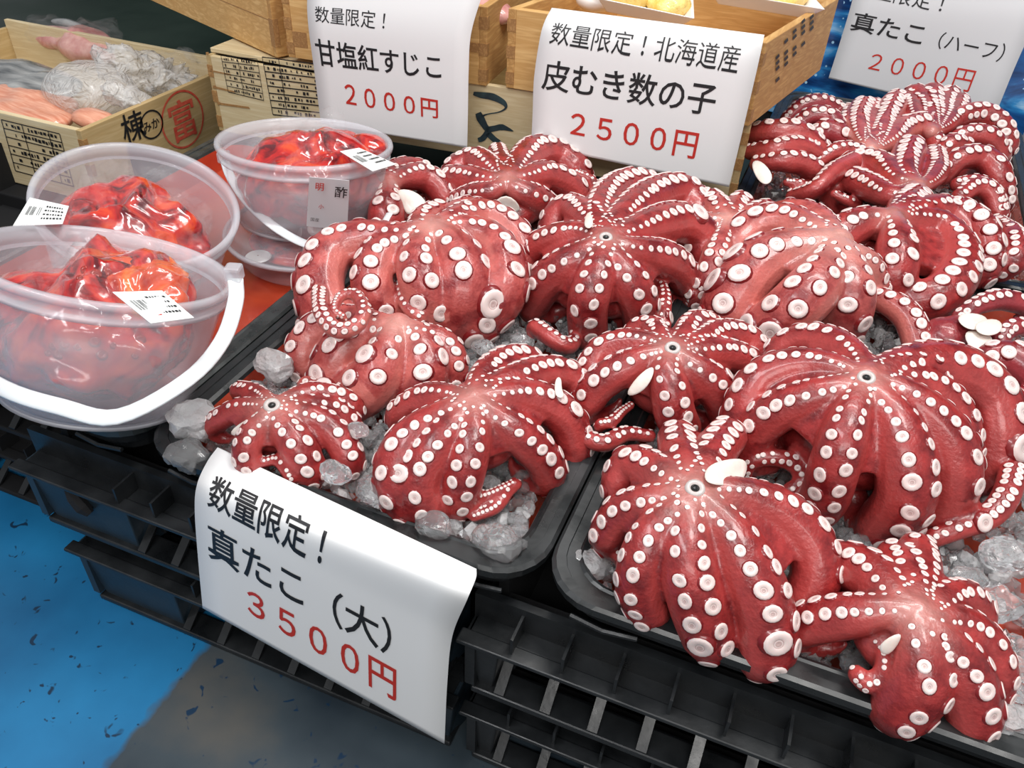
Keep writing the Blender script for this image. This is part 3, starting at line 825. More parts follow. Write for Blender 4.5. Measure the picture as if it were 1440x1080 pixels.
        o2 = bpy.data.objects.new('mouth', me2); COL.objects.link(o2); o2.parent = root
        d = MB(); d.lathe([(.0038, .0), (.0020, .0022), (.0002, .003)], q + n_ * .0002, n_, 12)
        me3 = bpy.data.meshes.new('beak'); me3.from_pydata([tuple(Vector(v)) for v in d.v], [], d.f); me3.materials.append(M['beak'])
        o3 = bpy.data.objects.new('beak', me3); COL.objects.link(o3); o3.parent = o2; o3['label'] = 'small black beak'
    for pc in pieces:                          # pale membranes: pixel polygon with heights
        kind, poly, hgt = pc
        V = [at_h(Z(p), h) for p, h in zip(poly, hgt)]; n_ = len(V); mid = sum(V, Vector()) / n_; vd = (mid - CAMP).normalized(); V = [v - vd * .0065 for v in V]; mid = mid - vd * .0065
        V = [mid + (v - mid) * 1.25 for v in V]
        bm = bmesh.new(); fr = [bm.verts.new(v - root_loc) for v in V]; ctrv = bm.verts.new(mid - vd * .003 - root_loc); bk = [bm.verts.new(v + vd * .006 - root_loc) for v in V]
        for i in range(n_): bm.faces.new((fr[i], fr[(i + 1) % n_], ctrv)); bm.faces.new((fr[(i + 1) % n_], fr[i], bk[i], bk[(i + 1) % n_]))
        bm.faces.new(list(reversed(bk)))
        bmesh.ops.recalc_face_normals(bm, faces=bm.faces[:])
        cl_ = bm.edges.layers.float.new('crease_edge')
        for e_ in bm.edges:
            if e_.verts[0] in fr and e_.verts[1] in fr: e_[cl_] = .75
        mm = bpy.data.meshes.new('membrane'); bm.to_mesh(mm); bm.free(); mm.materials.append(M[kind]); mm.polygons.foreach_set('use_smooth', [True] * len(mm.polygons))
        po = bpy.data.objects.new('membrane', mm); COL.objects.link(po); po.parent = root; md = po.modifiers.new('s', 'SUBSURF'); md.levels = 2; md.render_levels = 2
        po['label'] = 'pale flesh showing between two arms'
    tag(root, label, 'octopus', group)
    return root


_bm = bmesh.new(); bmesh.ops.create_icosphere(_bm, subdivisions=3, radius=1)
SPH = ([v.co.copy() for v in _bm.verts], [tuple(v.index for v in f.verts) for f in _bm.faces]); _bm.free()

# ------------------------------------------------------------------ the octopus, front left tray
octopus('deep red striped dome octopus at the front of the left tray, above the big sign', (560, 340), .115, [
    ([(455, 395), (340, 470), (255, 570), (235, 680), (280, 775)], .015, 150, dict(tw=.5, big=((.55, 1.2),))),
    ([(470, 445), (400, 530), (335, 630), (320, 710), (350, 790)], .012, 130, dict(big=((.72, 1.45),))),
    ([(560, 430), (550, 520), (530, 610), (510, 690), (490, 765)], .012, 125),
    ([(620, 390), (710, 455), (790, 520), (850, 585), (875, 640)], .02, 125),
    ([(660, 325), (770, 325), (880, 365), (955, 430), (985, 520)], .03, 130, dict(big=((.7, 1.25),))),
    ([(640, 285), (740, 250), (860, 225), (950, 240), (1000, 300)], .05, 115, dict(curl=2.6)),
    ([(580, 265), (625, 215), (700, 175), (780, 170)], .085, 105),
    ([(480, 320), (390, 320), (310, 350), (245, 395)], .055, 95)],
    sk=.27, beak=False, zo=(480, 450), webs=.55,
    free=[([(720, 690), (640, 730), (560, 760), (480, 790)], (.02, .015, .01), 50, dict(tail=.8)),
          ([(560, 830), (650, 790), (700, 720), (735, 690)], (.0, .01, .02), 60, dict(tail=.6))],
    pieces=[('flesh', [(905, 245), (930, 250), (925, 290), (945, 320), (900, 325)], (.085,) * 5)])

octopus('small flat octopus in the front left tray corner, behind the 3500 yen sign', (430, 278), .075, [
    ([(370, 272), (290, 285), (225, 320), (180, 350)], .02, 75),
    ([(405, 240), (350, 215), (290, 205)], .05, 60),
    ([(500, 248), (590, 225), (690, 240), (760, 270)], .04, 85),
    ([(520, 300), (620, 335), (700, 400), (755, 490)], .015, 100),
    ([(470, 345), (510, 410), (550, 470), (585, 540)], .015, 110),
    ([(390, 335), (345, 390), (320, 460), (330, 520)], .012, 90),
    ([(560, 275), (680, 290), (760, 350)], .03, 80, dict(noweb=1))],
    zo=(240, 480), webs=.6, sk=.27,
    free=[([(400, 510), (450, 500), (490, 540), (510, 580)], (.02, .025, .01), 60)],
    pieces=[('flesh', [(330, 325), (345, 335), (300, 400), (240, 385)], (.055, .055, .03, .03))])

octopus('pink octopus with large suckers under the spiral-armed one at the left rail', (480, 780), .095, [
    ([(330, 760), (200, 770), (110, 820), (75, 900)], .035, 120, dict(tail=2.4, curl=5.5)),
    ([(370, 810), (270, 850), (210, 930), (190, 1000)], .03, 145),
    ([(455, 830), (420, 920), (370, 1010), (290, 1075)], .02, 165, dict(big=((.45, 1.5),), noweb=1)),
    ([(560, 830), (590, 910), (590, 1000), (530, 1070)], .015, 150, dict(big=((.4, 1.4), (.55, 1.3)))),
    ([(620, 820), (690, 870), (715, 950), (700, 1020)], .02, 95)],
    zo=(400, 200), skin='skin_pink', beak=False, webs=.4, free=[([(310, 1060), (230, 1060), (160, 1050), (90, 1020)], (.025, .03, .03), 75, dict(tail=1))])

octopus('big pink octopus at the left rail, one arm coiled into a spiral', (620, 375), .145, [
    ([(500, 400), (340, 410), (210, 455), (150, 560), (160, 690), (220, 770)], .05, 150, dict(tw=.55, tail=2.6, curl=7.5, side=-1.2, big=((.35, 1.5),))),
    ([(500, 420), (410, 470), (370, 560), (380, 640), (430, 710)], .06, 130),
    ([(580, 430), (560, 500), (580, 590), (605, 670), (610, 740)], .055, 140),
    ([(680, 420), (740, 520), (750, 640), (700, 750)], .05, 190, dict(tw=-.2, big=((.66, 1.15),))),
    ([(750, 370), (860, 410), (920, 510), (915, 640), (820, 750)], .05, 150, dict(tw=-.55, big=((.55, 1.2),))),
    ([(720, 330), (830, 310), (940, 370), (1000, 460), (980, 570)], .05, 120),
    ([(560, 380), (590, 330), (650, 300)], .13, 90, dict(noweb=1)),
    ([(700, 340), (760, 290), (840, 300)], .11, 90, dict(noweb=1))],
    zo=(400, 200), skin='skin_pink', beak=False, webs=.5, extra=[((500, 780), .045, 110, .35)],
    free=[([(490, 600), (500, 660), (530, 710), (570, 740)], (.075, .07, .06), 55),
          ([(150, 640), (160, 720), (215, 790), (295, 780), (335, 715), (300, 645), (240, 650), (215, 705), (250, 735)], (.12, .13, .125, .13, .14, .14, .14, .135, .13), 105, dict(tail=.5, curl=2, end=.3, tw=1.0))])

octopus('octopus beside the rear bucket with a broad white flesh patch', (440, 180), .10, [
    ([(370, 190), (270, 245), (200, 320), (160, 410)], .03, 140),
    ([(440, 240), (430, 310), (430, 400)], .05, 110),
    ([(510, 150), (590, 150), (650, 190), (680, 240)], .05, 90),
    ([(380, 150), (330, 170), (260, 230), (200, 290)], .05, 90),
    ([(440, 140), (520, 115), (580, 130)], .08, 80)],
    zo=(400, 200), webs=.6, beak=False, extra=[((575, 345), .05, 95, .6)],
    pieces=[('flesh', [(470, 208), (545, 207), (600, 262), (560, 282), (515, 305), (505, 250)], (.095, .095, .075, .07, .06, .08))])

octopus('star-shaped octopus at the back of the left tray, below the brush writing', (940, 165), .105, [
    ([(860, 165), (770, 160), (690, 165), (650, 200)], .05, 95),
    ([(880, 205), (800, 225), (720, 260)], .045, 80),
    ([(870, 115), (800, 80), (730, 110)], .075, 90),
    ([(920, 100), (900, 45)], .085, 70),
    ([(990, 100), (1060, 50), (1150, 55), (1220, 110)], .06, 115),
    ([(1020, 155), (1100, 145), (1190, 180), (1230, 220)], .045, 100),
    ([(980, 200), (1060, 240), (1130, 295)], .035, 95)],
    zo=(400, 200), webs=.6, sk=.24, beak=False, pale_r=.02,
    free=[([(1230, 130), (1290, 160), (1310, 200)], (.05, .04, .03), 50)],
    pieces=[('flesh', [(935, 208), (865, 285), (930, 292), (1005, 292)], (.095, .045, .05, .045))])

octopus('dark red octopus below the 2500 yen sign, arms spread evenly around its mouth', (455, 420), .15, [
    ([(360, 385), (260, 400), (170, 440), (115, 510)], .06, 95, dict(tw=-.35)),
    ([(380, 465), (285, 520), (200, 590), (150, 670)], .035, 125, dict(big=((.9, 1.25),))),
    ([(430, 520), (400, 610), (378, 700), (380, 800)], .03, 125),
    ([(490, 500), (555, 590), (595, 670), (610, 750)], .04, 125),
    ([(540, 450), (650, 475), (740, 515), (800, 590)], .05, 120),
    ([(550, 390), (660, 355), (770, 345), (860, 400), (880, 490)], .06, 135, dict(big=((.72, 1.4),))),
    ([(500, 340), (590, 265), (700, 215), (790, 220), (835, 290)], .095, 120),
    ([(420, 300), (480, 210), (570, 175), (640, 190)], .11, 105),
    ([(380, 330), (310, 280), (250, 310), (230, 365)], .09, 95)],
    sk=.26, zo=(700, 200), webs=.6,
    free=[([(340, 800), (300, 860), (230, 830), (160, 780)], (.01, .02, .03, .03), 75, dict(tail=1.0)),
          ([(690, 590), (705, 650), (700, 720), (700, 780)], (.05, .045, .03), 60)],
    pieces=[('flesh', [(380, 288), (400, 320), (398, 360), (360, 358)], (.145, .15, .155, .145))])

octopus('octopus straddling the rail between the front trays, white gap between two arms', (735, 880), .12, [
    ([(650, 850), (550, 845), (440, 880), (390, 950)], .07, 95),
    ([(640, 905), (530, 955), (430, 1020), (375, 1090)], .05, 115),
    ([(710, 970), (728, 1050), (745, 1140), (775, 1210)], .035, 125),
    ([(790, 930), (860, 980), (930, 1050), (965, 1140)], .04, 125, dict(big=((.6, 1.2),))),
    ([(830, 885), (940, 890), (1050, 930), (1090, 990)], .06, 105),
    ([(850, 845), (930, 810), (1030, 820), (1090, 870)], .08, 95),
    ([(790, 810), (830, 765), (890, 770)], .095, 85),
    ([(690, 835), (650, 785), (590, 790)], .095, 80)],
    sk=.27, zo=(700, 200), webs=.6, pale_r=.02,
    free=[([(640, 1240), (540, 1230), (450, 1270), (370, 1250)], (.02, .03, .03), 75, dict(tail=1.2)),
          ([(560, 1110), (520, 1140), (480, 1180), (430, 1190)], (.035, .03, .03), 50)],
    pieces=[('flesh', [(655, 945), (645, 1000), (610, 1050), (540, 1068), (590, 990)], (.10, .09, .07, .06, .085))])

# ------------------------------------------------------------------ front right tray
octopus('largest octopus, thick arms spread over the right tray around a small black mouth', (770, 320), .175, [
    ([(680, 275), (560, 250), (430, 265), (320, 320), (260, 420), (240, 500)], .08, 130, dict(tw=.2)),
    ([(650, 355), (530, 390), (420, 435), (325, 510), (280, 600)], .065, 135),
    ([(735, 400), (700, 480), (670, 580), (635, 690), (605, 790), (565, 850)], .04, 150),
    ([(820, 390), (890, 480), (930, 590), (945, 710), (935, 820), (850, 930)], .03, 185, dict(tw=.1, big=((.86, 1.35), (.95, 1.2)))),
    ([(860, 345), (970, 405), (1070, 500), (1130, 610), (1140, 740), (1080, 870)], .035, 175, dict(tw=-.15, big=((.9, 1.2),))),
    ([(870, 305), (1000, 325), (1100, 390), (1165, 490), (1185, 590)], .09, 125),
    ([(900, 270), (1040, 255), (1180, 295), (1290, 390), (1325, 520), (1310, 640)], .06, 190, dict(tw=.15, big=((.9, 1.55),))),
    ([(760, 260), (700, 200), (600, 155), (500, 150), (420, 190)], .12, 115)],
    zo=(960, 430), webs=.55, sk=.27, core=.5,
    free=[([(260, 720), (290, 660), (380, 640), (470, 665), (510, 740), (450, 790)], (.02, .045, .055, .05, .035, .02), 75, dict(tw=-.3)),
          ([(1060, 980), (1180, 935), (1290, 890), (1360, 810), (1395, 700)], (.015, .03, .04, .05, .055), 105, dict(tail=1.0))])

octopus('octopus at the front left corner of the right tray, arms ending in giant suckers', (590, 390), .135, [
    ([(560, 320), (530, 240), (520, 170)], .10, 130),
    ([(630, 310), (680, 220), (725, 160)], .105, 130),
    ([(500, 350), (400, 300), (320, 280), (275, 350)], .085, 130),
    ([(500, 415), (380, 445), (280, 490), (225, 570)], .06, 130),
    ([(520, 470), (420, 560), (365, 680), (350, 800), (390, 890)], .02, 140, dict(tw=.3)),
    ([(565, 490), (555, 620), (570, 750), (605, 880), (650, 1000)], .022, 175, dict(big=((.86, 1.45),))),
    ([(650, 465), (740, 570), (800, 690), (860, 810), (895, 930), (900, 1060)], .012, 185, dict(big=((.82, 1.5),))),
    ([(720, 395), (870, 435), (1000, 515), (1085, 630), (1100, 760), (1040, 870)], .03, 160, dict(tw=-.5))],
    zo=(780, 560), webs=.58, sk=.28, pale_r=.028,
    free=[([(240, 640), (270, 660), (285, 700)], (.02, .025, .01), 55)],
    pieces=[('flesh', [(655, 290), (720, 268), (790, 262), (800, 300), (775, 355), (700, 358), (645, 345)], (.125, .125, .115, .105, .11, .125, .13))])

octopus('lowest octopus, bottom right, with a white membrane and a coiled arm tip', (985, 425), .095, [
    ([(900, 370), (820, 290), (720, 235), (640, 225)], .05, 165),
    ([(890, 415), (750, 430), (610, 450), (510, 475)], .035, 145),
    ([(960, 340), (930, 250), (900, 190)], .07, 120),
    ([(1000, 320), (1005, 230), (990, 160)], .065, 120),
    ([(1060, 395), (1130, 360), (1205, 370), (1245, 430)], .05, 120),
    ([(1070, 450), (1180, 475), (1270, 560), (1315, 660), (1300, 740)], .015, 140),
    ([(1050, 510), (1130, 600), (1200, 720), (1225, 850)], .012, 185, dict(tw=-.1)),
    ([(990, 530), (1005, 630), (990, 740), (920, 830)], .018, 190, dict(tw=-.45, tail=1.2))],
    zo=(960, 720), webs=.5, sk=.25, beak=False,
    free=[([(800, 560), (850, 610), (840, 690), (790, 730), (740, 690)], (.035, .045, .035, .025, .03), 80, dict(tail=1.6, curl=6, tw=-.2))],
    pieces=[('flesh', [(925, 505), (905, 560), (860, 610), (820, 560)], (.075, .06, .045, .055))])

octopus('pale pink octopus with fat arms and very large suckers, behind the largest octopus', (650, 430), .155, [
    ([(560, 440), (430, 465), (320, 520), (240, 610), (190, 710)], .06, 180, dict(big=((.6, 1.2), (.8, 1.25)))),
    ([(620, 500), (570, 590), (490, 680), (400, 760), (340, 820)], .05, 170, dict(big=((.78, 1.35), (.88, 1.3)))),
    ([(680, 500), (705, 600), (700, 700), (665, 790)], .055, 150),
    ([(560, 385), (440, 345), (310, 360), (220, 430)], .10, 130),
    ([(620, 370), (540, 320), (450, 305), (360, 330)], .125, 100),
    ([(720, 470), (780, 520), (810, 600)], .09, 90)],
    zo=(960, 200), skin='skin_pink', webs=.45, beak=False, sk=.30, pale_r=.05,
    free=[([(740, 660), (850, 670), (950, 740), (1000, 870)], (.06, .075, .07, .04), 120, dict(tw=-.3))])

octopus('small knobbly octopus wedged between the dark middle one and the pale pink one', (190, 335), .11, [
    ([(150, 290), (110, 255)], .10, 95), ([(220, 290), (245, 260)], .10, 85), ([(280, 320), (350, 300), (400, 320)], .095, 85),
    ([(120, 340), (70, 370), (40, 420)], .08, 80),
    ([(170, 400), (140, 480), (110, 560), (60, 650)], .03, 85)],
    zo=(960, 200), webs=.7, skin='skin_pink', beak=False, sk=.30,
    free=[([(150, 440), (125, 520), (90, 590), (50, 640)], (.07, .05, .03), 60)])

octopus('octopus with one arm looping in a big ring, right of the pale pink one', (880, 320), .14, [
    ([(790, 335), (700, 370), (640, 420)], .11, 120, dict(big=((.3, 1.7),))),
    ([(900, 390), (905, 470), (895, 550), (875, 620)], .075, 130),
    ([(970, 320), (1090, 350), (1165, 450), (1160, 560), (1080, 650), (960, 680)], .06, 125, dict(tw=.25, big=((.45, 1.4),), pw=1.4)),
    ([(940, 280), (980, 250)], .12, 110), ([(1000, 290), (1100, 290), (1180, 350), (1230, 450)], .08, 100)],
    zo=(960, 200), webs=.6, beak=False, sk=.27)

octopus('octopus on its side at the right edge, purple mantle showing cream flesh', (1230, 640), .08, [],
    zo=(960, 200), beak=False, core=0, skin='skin_dark',
    free=[([(1170, 740), (1240, 690), (1340, 665), (1460, 690)], (.06, .08, .085, .075), 90, dict(sk=.30)),
          ([(1345, 890), (1350, 820), (1400, 780), (1480, 780)], (.05, .065, .075, .07), 75, dict(sk=.30)),
          ([(1230, 960), (1310, 910), (1400, 920), (1500, 990)], (.06, .08, .085, .08), 150, dict(sk=.36, lat=.5)),
          ([(1380, 1090), (1420, 1080), (1500, 1100)], (.05, .055, .055), 110, dict()),
          ([(1400, 1230), (1440, 1180), (1520, 1170)], (.03, .05, .06), 110, dict())],
    extra=[((1110, 820), .065, 100, .8), ((1160, 800), .07, 85, .8), ((1030, 850), .05, 70, .8), ((1230, 800), .06, 75, .8)],
    pieces=[('flesh', [(1160, 735), (1225, 722), (1290, 745), (1250, 790), (1190, 780)], (.075,) * 5), ('flesh', [(1240, 760), (1330, 745), (1345, 790), (1300, 815), (1245, 800)], (.078,) * 5), ('flesh', [(1190, 800), (1260, 800), (1310, 830), (1270, 880), (1215, 865)], (.068,) * 5)])

# ------------------------------------------------------------------ back tray, halved octopus
G3 = 'halved octopus in the back tray'
K3 = dict(zo=(960, 0), group=G3, voxel=.0024, sk=.27, ws=1.12, name='octopus')
octopus('pink half octopus in the back tray, arms pointing up from a small mouth hole', (790, 640), .10, [
    ([(750, 590), (735, 520), (760, 460)], .10, 110), ([(830, 570), (860, 500), (890, 440)], .115, 105), ([(870, 600), (930, 550), (1010, 530)], .10, 110),
    ([(790, 560), (790, 500), (800, 450)], .10, 80)], webs=.9, skin='skin_pink', pale_r=.03, **K3)
octopus('topmost half octopus of the back tray, upright arms against the greyish sign', (1050, 560), .10, [
    ([(990, 510), (960, 450), (905, 425), (870, 470)], .10, 95, dict(tail=2)), ([(1030, 490), (1010, 430), (985, 400)], .115, 90), ([(1055, 480), (1052, 395)], .12, 95),
    ([(1090, 490), (1108, 440), (1125, 405)], .115, 90), ([(1110, 530), (1150, 480), (1165, 435)], .11, 90)], webs=.9, beak=False, **K3)
octopus('half octopus at the left end of the back tray, white flesh beneath arched arms', (290, 600), .09, [], beak=False, core=0,
    free=[([(270, 570), (370, 560), (480, 570), (560, 630)], (.09, .12, .12, .09), 120), ([(290, 640), (380, 630), (480, 620), (550, 650)], (.08, .105, .105, .085), 90),
          ([(320, 690), (410, 680), (500, 690), (550, 720)], (.07, .09, .085, .07), 95), ([(470, 830), (560, 800), (640, 730), (740, 680)], (.03, .07, .09, .09), 90),
          ([(440, 770), (500, 780), (540, 800)], (.05, .05, .04), 45)],
    extra=[((330, 640), .07, 60, .9), ((420, 640), .06, 80, .8)],
    pieces=[('flesh', [(290, 690), (330, 680), (380, 740), (355, 775), (320, 760)], (.075, .08, .07, .06, .06)), ('flesh', [(420, 860), (560, 850), (545, 930), (440, 900)], (.04, .045, .02, .02))], **K3)
octopus('dark half octopus in the far left corner of the back tray', (560, 480), .08, [], beak=False, core=0, skin='skin_dark',
    free=[([(440, 500), (500, 450), (580, 435), (660, 470)], (.06, .09, .10, .08), 75), ([(470, 540), (540, 490), (620, 500), (660, 560)], (.07, .10, .10, .08), 85),
          ([(540, 600), (590, 550), (650, 560), (690, 600)], (.07, .09, .09, .07), 90, dict(sk=.34)), ([(700, 460), (690, 500), (690, 550), (730, 590)], (.08, .09, .08, .07), 70)], **K3)
octopus('half octopus in the middle of the back tray, arms draped to the left', (990, 790), .115, [
    ([(940, 740), (940, 680), (960, 630)], .12, 125), ([(900, 760), (830, 700), (740, 690), (680, 730)], .08, 120), ([(890, 830), (790, 790), (700, 760), (640, 790)], .06, 115),
    ([(1040, 770), (1070, 720), (1060, 660)], .10, 100), ([(990, 860), (980, 910)], .09, 120), ([(920, 850), (870, 870)], .07, 110)], webs=.7, beak=False,
    free=[([(640, 820), (700, 850), (760, 880)], (.06, .05, .03), 50), ([(570, 680), (640, 640), (720, 640), (790, 680)], (.07, .09, .09, .08), 80)], **K3)
octopus('half octopus at the far right of the back tray, arms arching in two hoops', (1230, 540), .08, [], beak=False, core=0,
    free=[([(1110, 560), (1160, 500), (1260, 480), (1340, 530), (1365, 610)], (.06, .10, .11, .09, .05), 95), ([(1120, 620), (1190, 570), (1290, 580), (1340, 650)], (.06, .09, .09, .05), 90),
          ([(1000, 560), (1050, 570), (1080, 620)], (.08, .085, .07), 70)], extra=[((1220, 610), .03, 110, .6)], **K3)
octopus('half octopus by the right wall of the back tray, broad arm over pinkish flesh', (1240, 720), .07, [], beak=False, core=0,
    free=[([(1100, 740), (1170, 670), (1270, 670), (1330, 740), (1345, 840)], (.07, .11, .11, .09, .04), 110), ([(1170, 830), (1230, 790), (1300, 820), (1330, 900)], (.08, .09, .08, .05), 90),
          ([(1090, 650), (1130, 610), (1180, 620)], (.08, .10, .09), 90)], extra=[((1260, 770), .05, 110, .7)], **K3)
K3['zo'] = (960, 200)
octopus('half octopus at the front right of the back tray, packed suckers on one arm', (1250, 420), .08, [], beak=False, core=0,
    free=[([(1070, 280), (1170, 290), (1260, 360), (1290, 460), (1270, 540)], (.08, .115, .11, .08, .05), 125, dict(sk=.36, lat=.5)), ([(1330, 340), (1395, 400), (1405, 490), (1340, 540)], (.05, .08, .07, .04), 100),
          ([(1160, 180), (1240, 170), (1310, 220), (1330, 300)], (.08, .09, .08, .05), 80)], extra=[((1340, 450), .03, 80, .7)], **K3)

# ------------------------------------------------------------------ wooden boxes behind
def at_plane(p, P0, n):
    v = Vector(ray(*p)); t = (P0 - CAMP).dot(n) / v.dot(n); return CAMP + v * t


def open_box(o, yaw, w, d, h, t, label, mf='woodx', ms='woody', skew=0, group='wooden fish boxes'):
    """o: front left bottom corner; yaw: turn of the front edge"""
    ux = Vector((math.cos(yaw), math.sin(yaw), 0)); uy = Vector((-math.sin(yaw + skew), math.cos(yaw + skew), 0)); uz = Vector((0, 0, 1)); o = Vector(o)
    root = empty('wooden_box', o + ux * w / 2 + uy * d / 2); tag(root, label, 'box', group)
    for nm, a, b, mt in (('front_board', (t, 0, 0), (w - t, t, h), mf), ('back_board', (t, d - t, 0), (w - t, d, h), mf),
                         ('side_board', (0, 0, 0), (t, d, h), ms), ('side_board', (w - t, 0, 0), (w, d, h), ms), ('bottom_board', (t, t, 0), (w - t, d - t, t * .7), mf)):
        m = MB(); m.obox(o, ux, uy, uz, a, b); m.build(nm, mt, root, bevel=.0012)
    for x in (0, w - t):
        for k in range(3):
            z = h * (k * 2 + .35) / 6; MB().obox(o, ux, uy, uz, (x - .0006, -.0008, z), (x + t + .0006, t * .8, z + h / 6.5)).build('joint', 'joint', root)
    return root, o, ux, uy


def decal(root, name, mt, polys, P0, n, off=.0008):
    """flat print on a board: polys are lists of pixel corners"""
    m = MB(); n = n if n.dot(CAMP - P0) > 0 else -n
    for pl in polys:
        V = [at_plane(p, P0, n) + n * off for p in pl]; m.add(V, [tuple(range(len(V)))])
    return m.build(name, mt, root)


def printed_form(root, quad, P0, n, cols, rows, seed=1, ink='ink'):
    """a printed form: ruled lines with rows of small marks"""
    r = random.Random(seed); Q = [np.array(q, float) for q in quad]
    f = lambda u, v: tuple((Q[0] * (1 - u) + Q[1] * u) * (1 - v) + (Q[3] * (1 - u) + Q[2] * u) * v)
    polys = []; wl = .010
    for i in range(rows + 1):
        v = i / rows; polys.append([f(0, v - wl), f(1, v - wl), f(1, v + wl), f(0, v + wl)])
    for u in cols: polys.append([f(u - wl * .6, 0), f(u + wl * .6, 0), f(u + wl * .6, 1), f(u - wl * .6, 1)])
    for i in range(rows):
        u = .06
        while u < .95:
            wd = r.uniform(.015, .05)
            if r.random() < .62:
                a = (i + r.uniform(.25, .4)) / rows; b = (i + r.uniform(.6, .78)) / rows; polys.append([f(u, a), f(u + wd, a), f(u + wd, b), f(u, b)])
            u += wd + r.uniform(.012, .03)
    return decal(root, 'printed_form', ink, polys, P0, n)


def glyph_on(root, s, c, ux, uy, size, mt, name='lettering', bold=.012):
    v, f = text_local(s, bold); n = ux.cross(uy).normalized(); n = n if n.dot(CAMP - c) > 0 else -n
    return MB().add([c + ux * (x * size) + uy * (y * size) + n * .0009 for x, y in v], f).build(name, mt, root)


def ring_on(root, c, ux, uy, ra, rb, w, mt, name='stamp_ring'):
    n = ux.cross(uy).normalized(); n = n if n.dot(CAMP - c) > 0 else -n; vs = []; K = 36
    for k in range(K):
        a = 2 * PI * k / K; d = Vector(ux) * math.cos(a) * ra + Vector(uy) * math.sin(a) * rb; vs += [c + d + n * .0009, c + d * (1 - w) + n * .0009]
    return MB().add(vs, [(2 * k, 2 * ((k + 1) % K), 2 * ((k + 1) % K) + 1, 2 * k + 1) for k in range(K)]).build(name, mt, root)


YV = Vector((0, 1, 0)); XV = Vector((1, 0, 0)); ZV = Vector((0, 0, 1))
# fish box at far left
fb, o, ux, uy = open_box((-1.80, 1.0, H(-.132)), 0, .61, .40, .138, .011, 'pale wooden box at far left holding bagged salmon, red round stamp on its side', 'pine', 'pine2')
MB().box((-1.79, 1.389, H(.004)), (-1.20, 1.40, H(.024))).build('back_rail', 'pine', fb, bevel=.001)
printed_form(fb, [(2, 168), (84, 188), (104, 262), (22, 240)], Vector((0, .9995, 0)), -YV, (0, .35, .8, 1), 6, 4)
P0 = Vector((-1.1895, 0, 0)); c = at_plane((257, 168), P0, XV)
ring_on(fb, c, YV, ZV, .060, .056, .07, 'stamp'); glyph_on(fb, '富', c, YV, ZV, .082, 'stamp', bold=.012)
c = at_plane((187, 178), P0, XV); glyph_on(fb, '棟', c, YV, ZV, .058, 'ink', bold=.008)
c = at_plane((213, 175), P0, XV); ring_on(fb, c, YV, ZV, .030, .027, .12, 'ink'); glyph_on(fb, 'みか', c - YV * .012, YV, ZV, .022, 'ink')

s = blob('salmon_fillet', 'salmon', None, at_h((28, 152), -.028), (.13, .085, .030), 3, .12, 10, 4, (0, 0, -.2)); tag(s, 'orange salmon fillet with silver skin in the near corner of the fish box', 'fish')
k = blob('skin', 'silver', s, at_h((40, 112), -.010), (.135, .070, .022), 8, .10, 9, 4, (0, 0, -.15)); k['label'] = 'silver fish skin'
s = blob('salmon_fillet', 'pinkfish', None, at_h((112, 62), -.012), (.13, .055, .030), 5, .16, 12, 4, (0, 0, -.1)); tag(s, 'pink salmon piece in a clear bag against the back board of the fish box', 'fish')
k = blob('clear_bag', 'film', s, at_h((110, 56), -.004), (.145, .066, .036), 9, .22, 14, 4, (0, 0, -.1), fold=.2)
k = blob('skin', 'silver', s, at_h((95, 34), .004), (.05, .014, .012), 4, .1, 9, 3)
s = blob('plastic_bag', 'film_milky', None, at_h((128, 128), -.004), (.088, .075, .052), 12, .07, 7, 5, (0, 0, .3), fold=.10); tag(s, 'milky plastic bag bulging over the salmon in the fish box', 'bag')
blob('crumpled_end', 'film_milky', s, at_h((205, 100), .012), (.085, .045, .024), 22, .22, 22, 5, (0, .3, .5), fold=.6)
blob('crumpled_end', 'film', s, at_h((262, 92), .012), (.055, .040, .022), 31, .4, 18, 5, (0, .2, .7), fold=.5)
blob('hanging_flap', 'film_milky', s, at_h((180, 138), .008), (.045, .028, .014), 41, .22, 22, 4, (0, .5, .9), fold=.5)
s = blob('salmon_piece', 'salmon', None, at_h((135, 168), -.02), (.05, .03, .018), 14, .15, 14, 3); tag(s, 'small red salmon piece under the milky bag by the box corner', 'fish')

# low box with printed forms
pL = at_y((305, 163), 1.215); zb = pL.z
lb, o, ux, uy = open_box((at_y((295, 110), 1.215).x, 1.215, H(-.045)), 0, .30, .30, .140, .010, 'pale wooden box with printed forms and nail marks, left of the 2000 yen sign', 'pine', 'pine2')
MB().box((at_y((295, 110), 1.215).x, 1.23, H(.096)), (at_y((295, 110), 1.215).x + .30, 1.50, H(.104))).build('lid', 'pine', lb, bevel=.001)
Pf = Vector((0, 1.2145, 0))
printed_form(lb, [(311, 78), (362, 83), (371, 141), (321, 129)], Pf, -YV, (0, .45, 1), 6, 11)
printed_form(lb, [(369, 80), (446, 90), (452, 168), (384, 161)], Pf, -YV, (0, .3, 1), 8, 12)
for (x, y) in ((292, 75), (296, 98), (302, 122), (308, 145)): MB().add([at_plane(p, Pf, YV) - YV * .001 for p in ((x - 2, y - 2), (x + 2, y - 2), (x + 2, y + 2), (x - 2, y + 2))], [(0, 1, 2, 3)]).build('nail', 'joint', lb)
for q in ([(296, 98), (325, 104), (325, 106), (296, 100)], [(302, 121), (330, 128), (330, 130), (302, 124)], [(308, 144), (350, 150), (352, 153), (308, 147)]): decal(lb, 'board_gap', 'joint', [q], Pf, -YV)

# long low box with brush writing in the middle
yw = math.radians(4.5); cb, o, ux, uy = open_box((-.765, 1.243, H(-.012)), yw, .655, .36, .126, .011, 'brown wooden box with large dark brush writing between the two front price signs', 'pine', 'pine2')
nF = Vector((math.sin(yw), -math.cos(yw), 0))


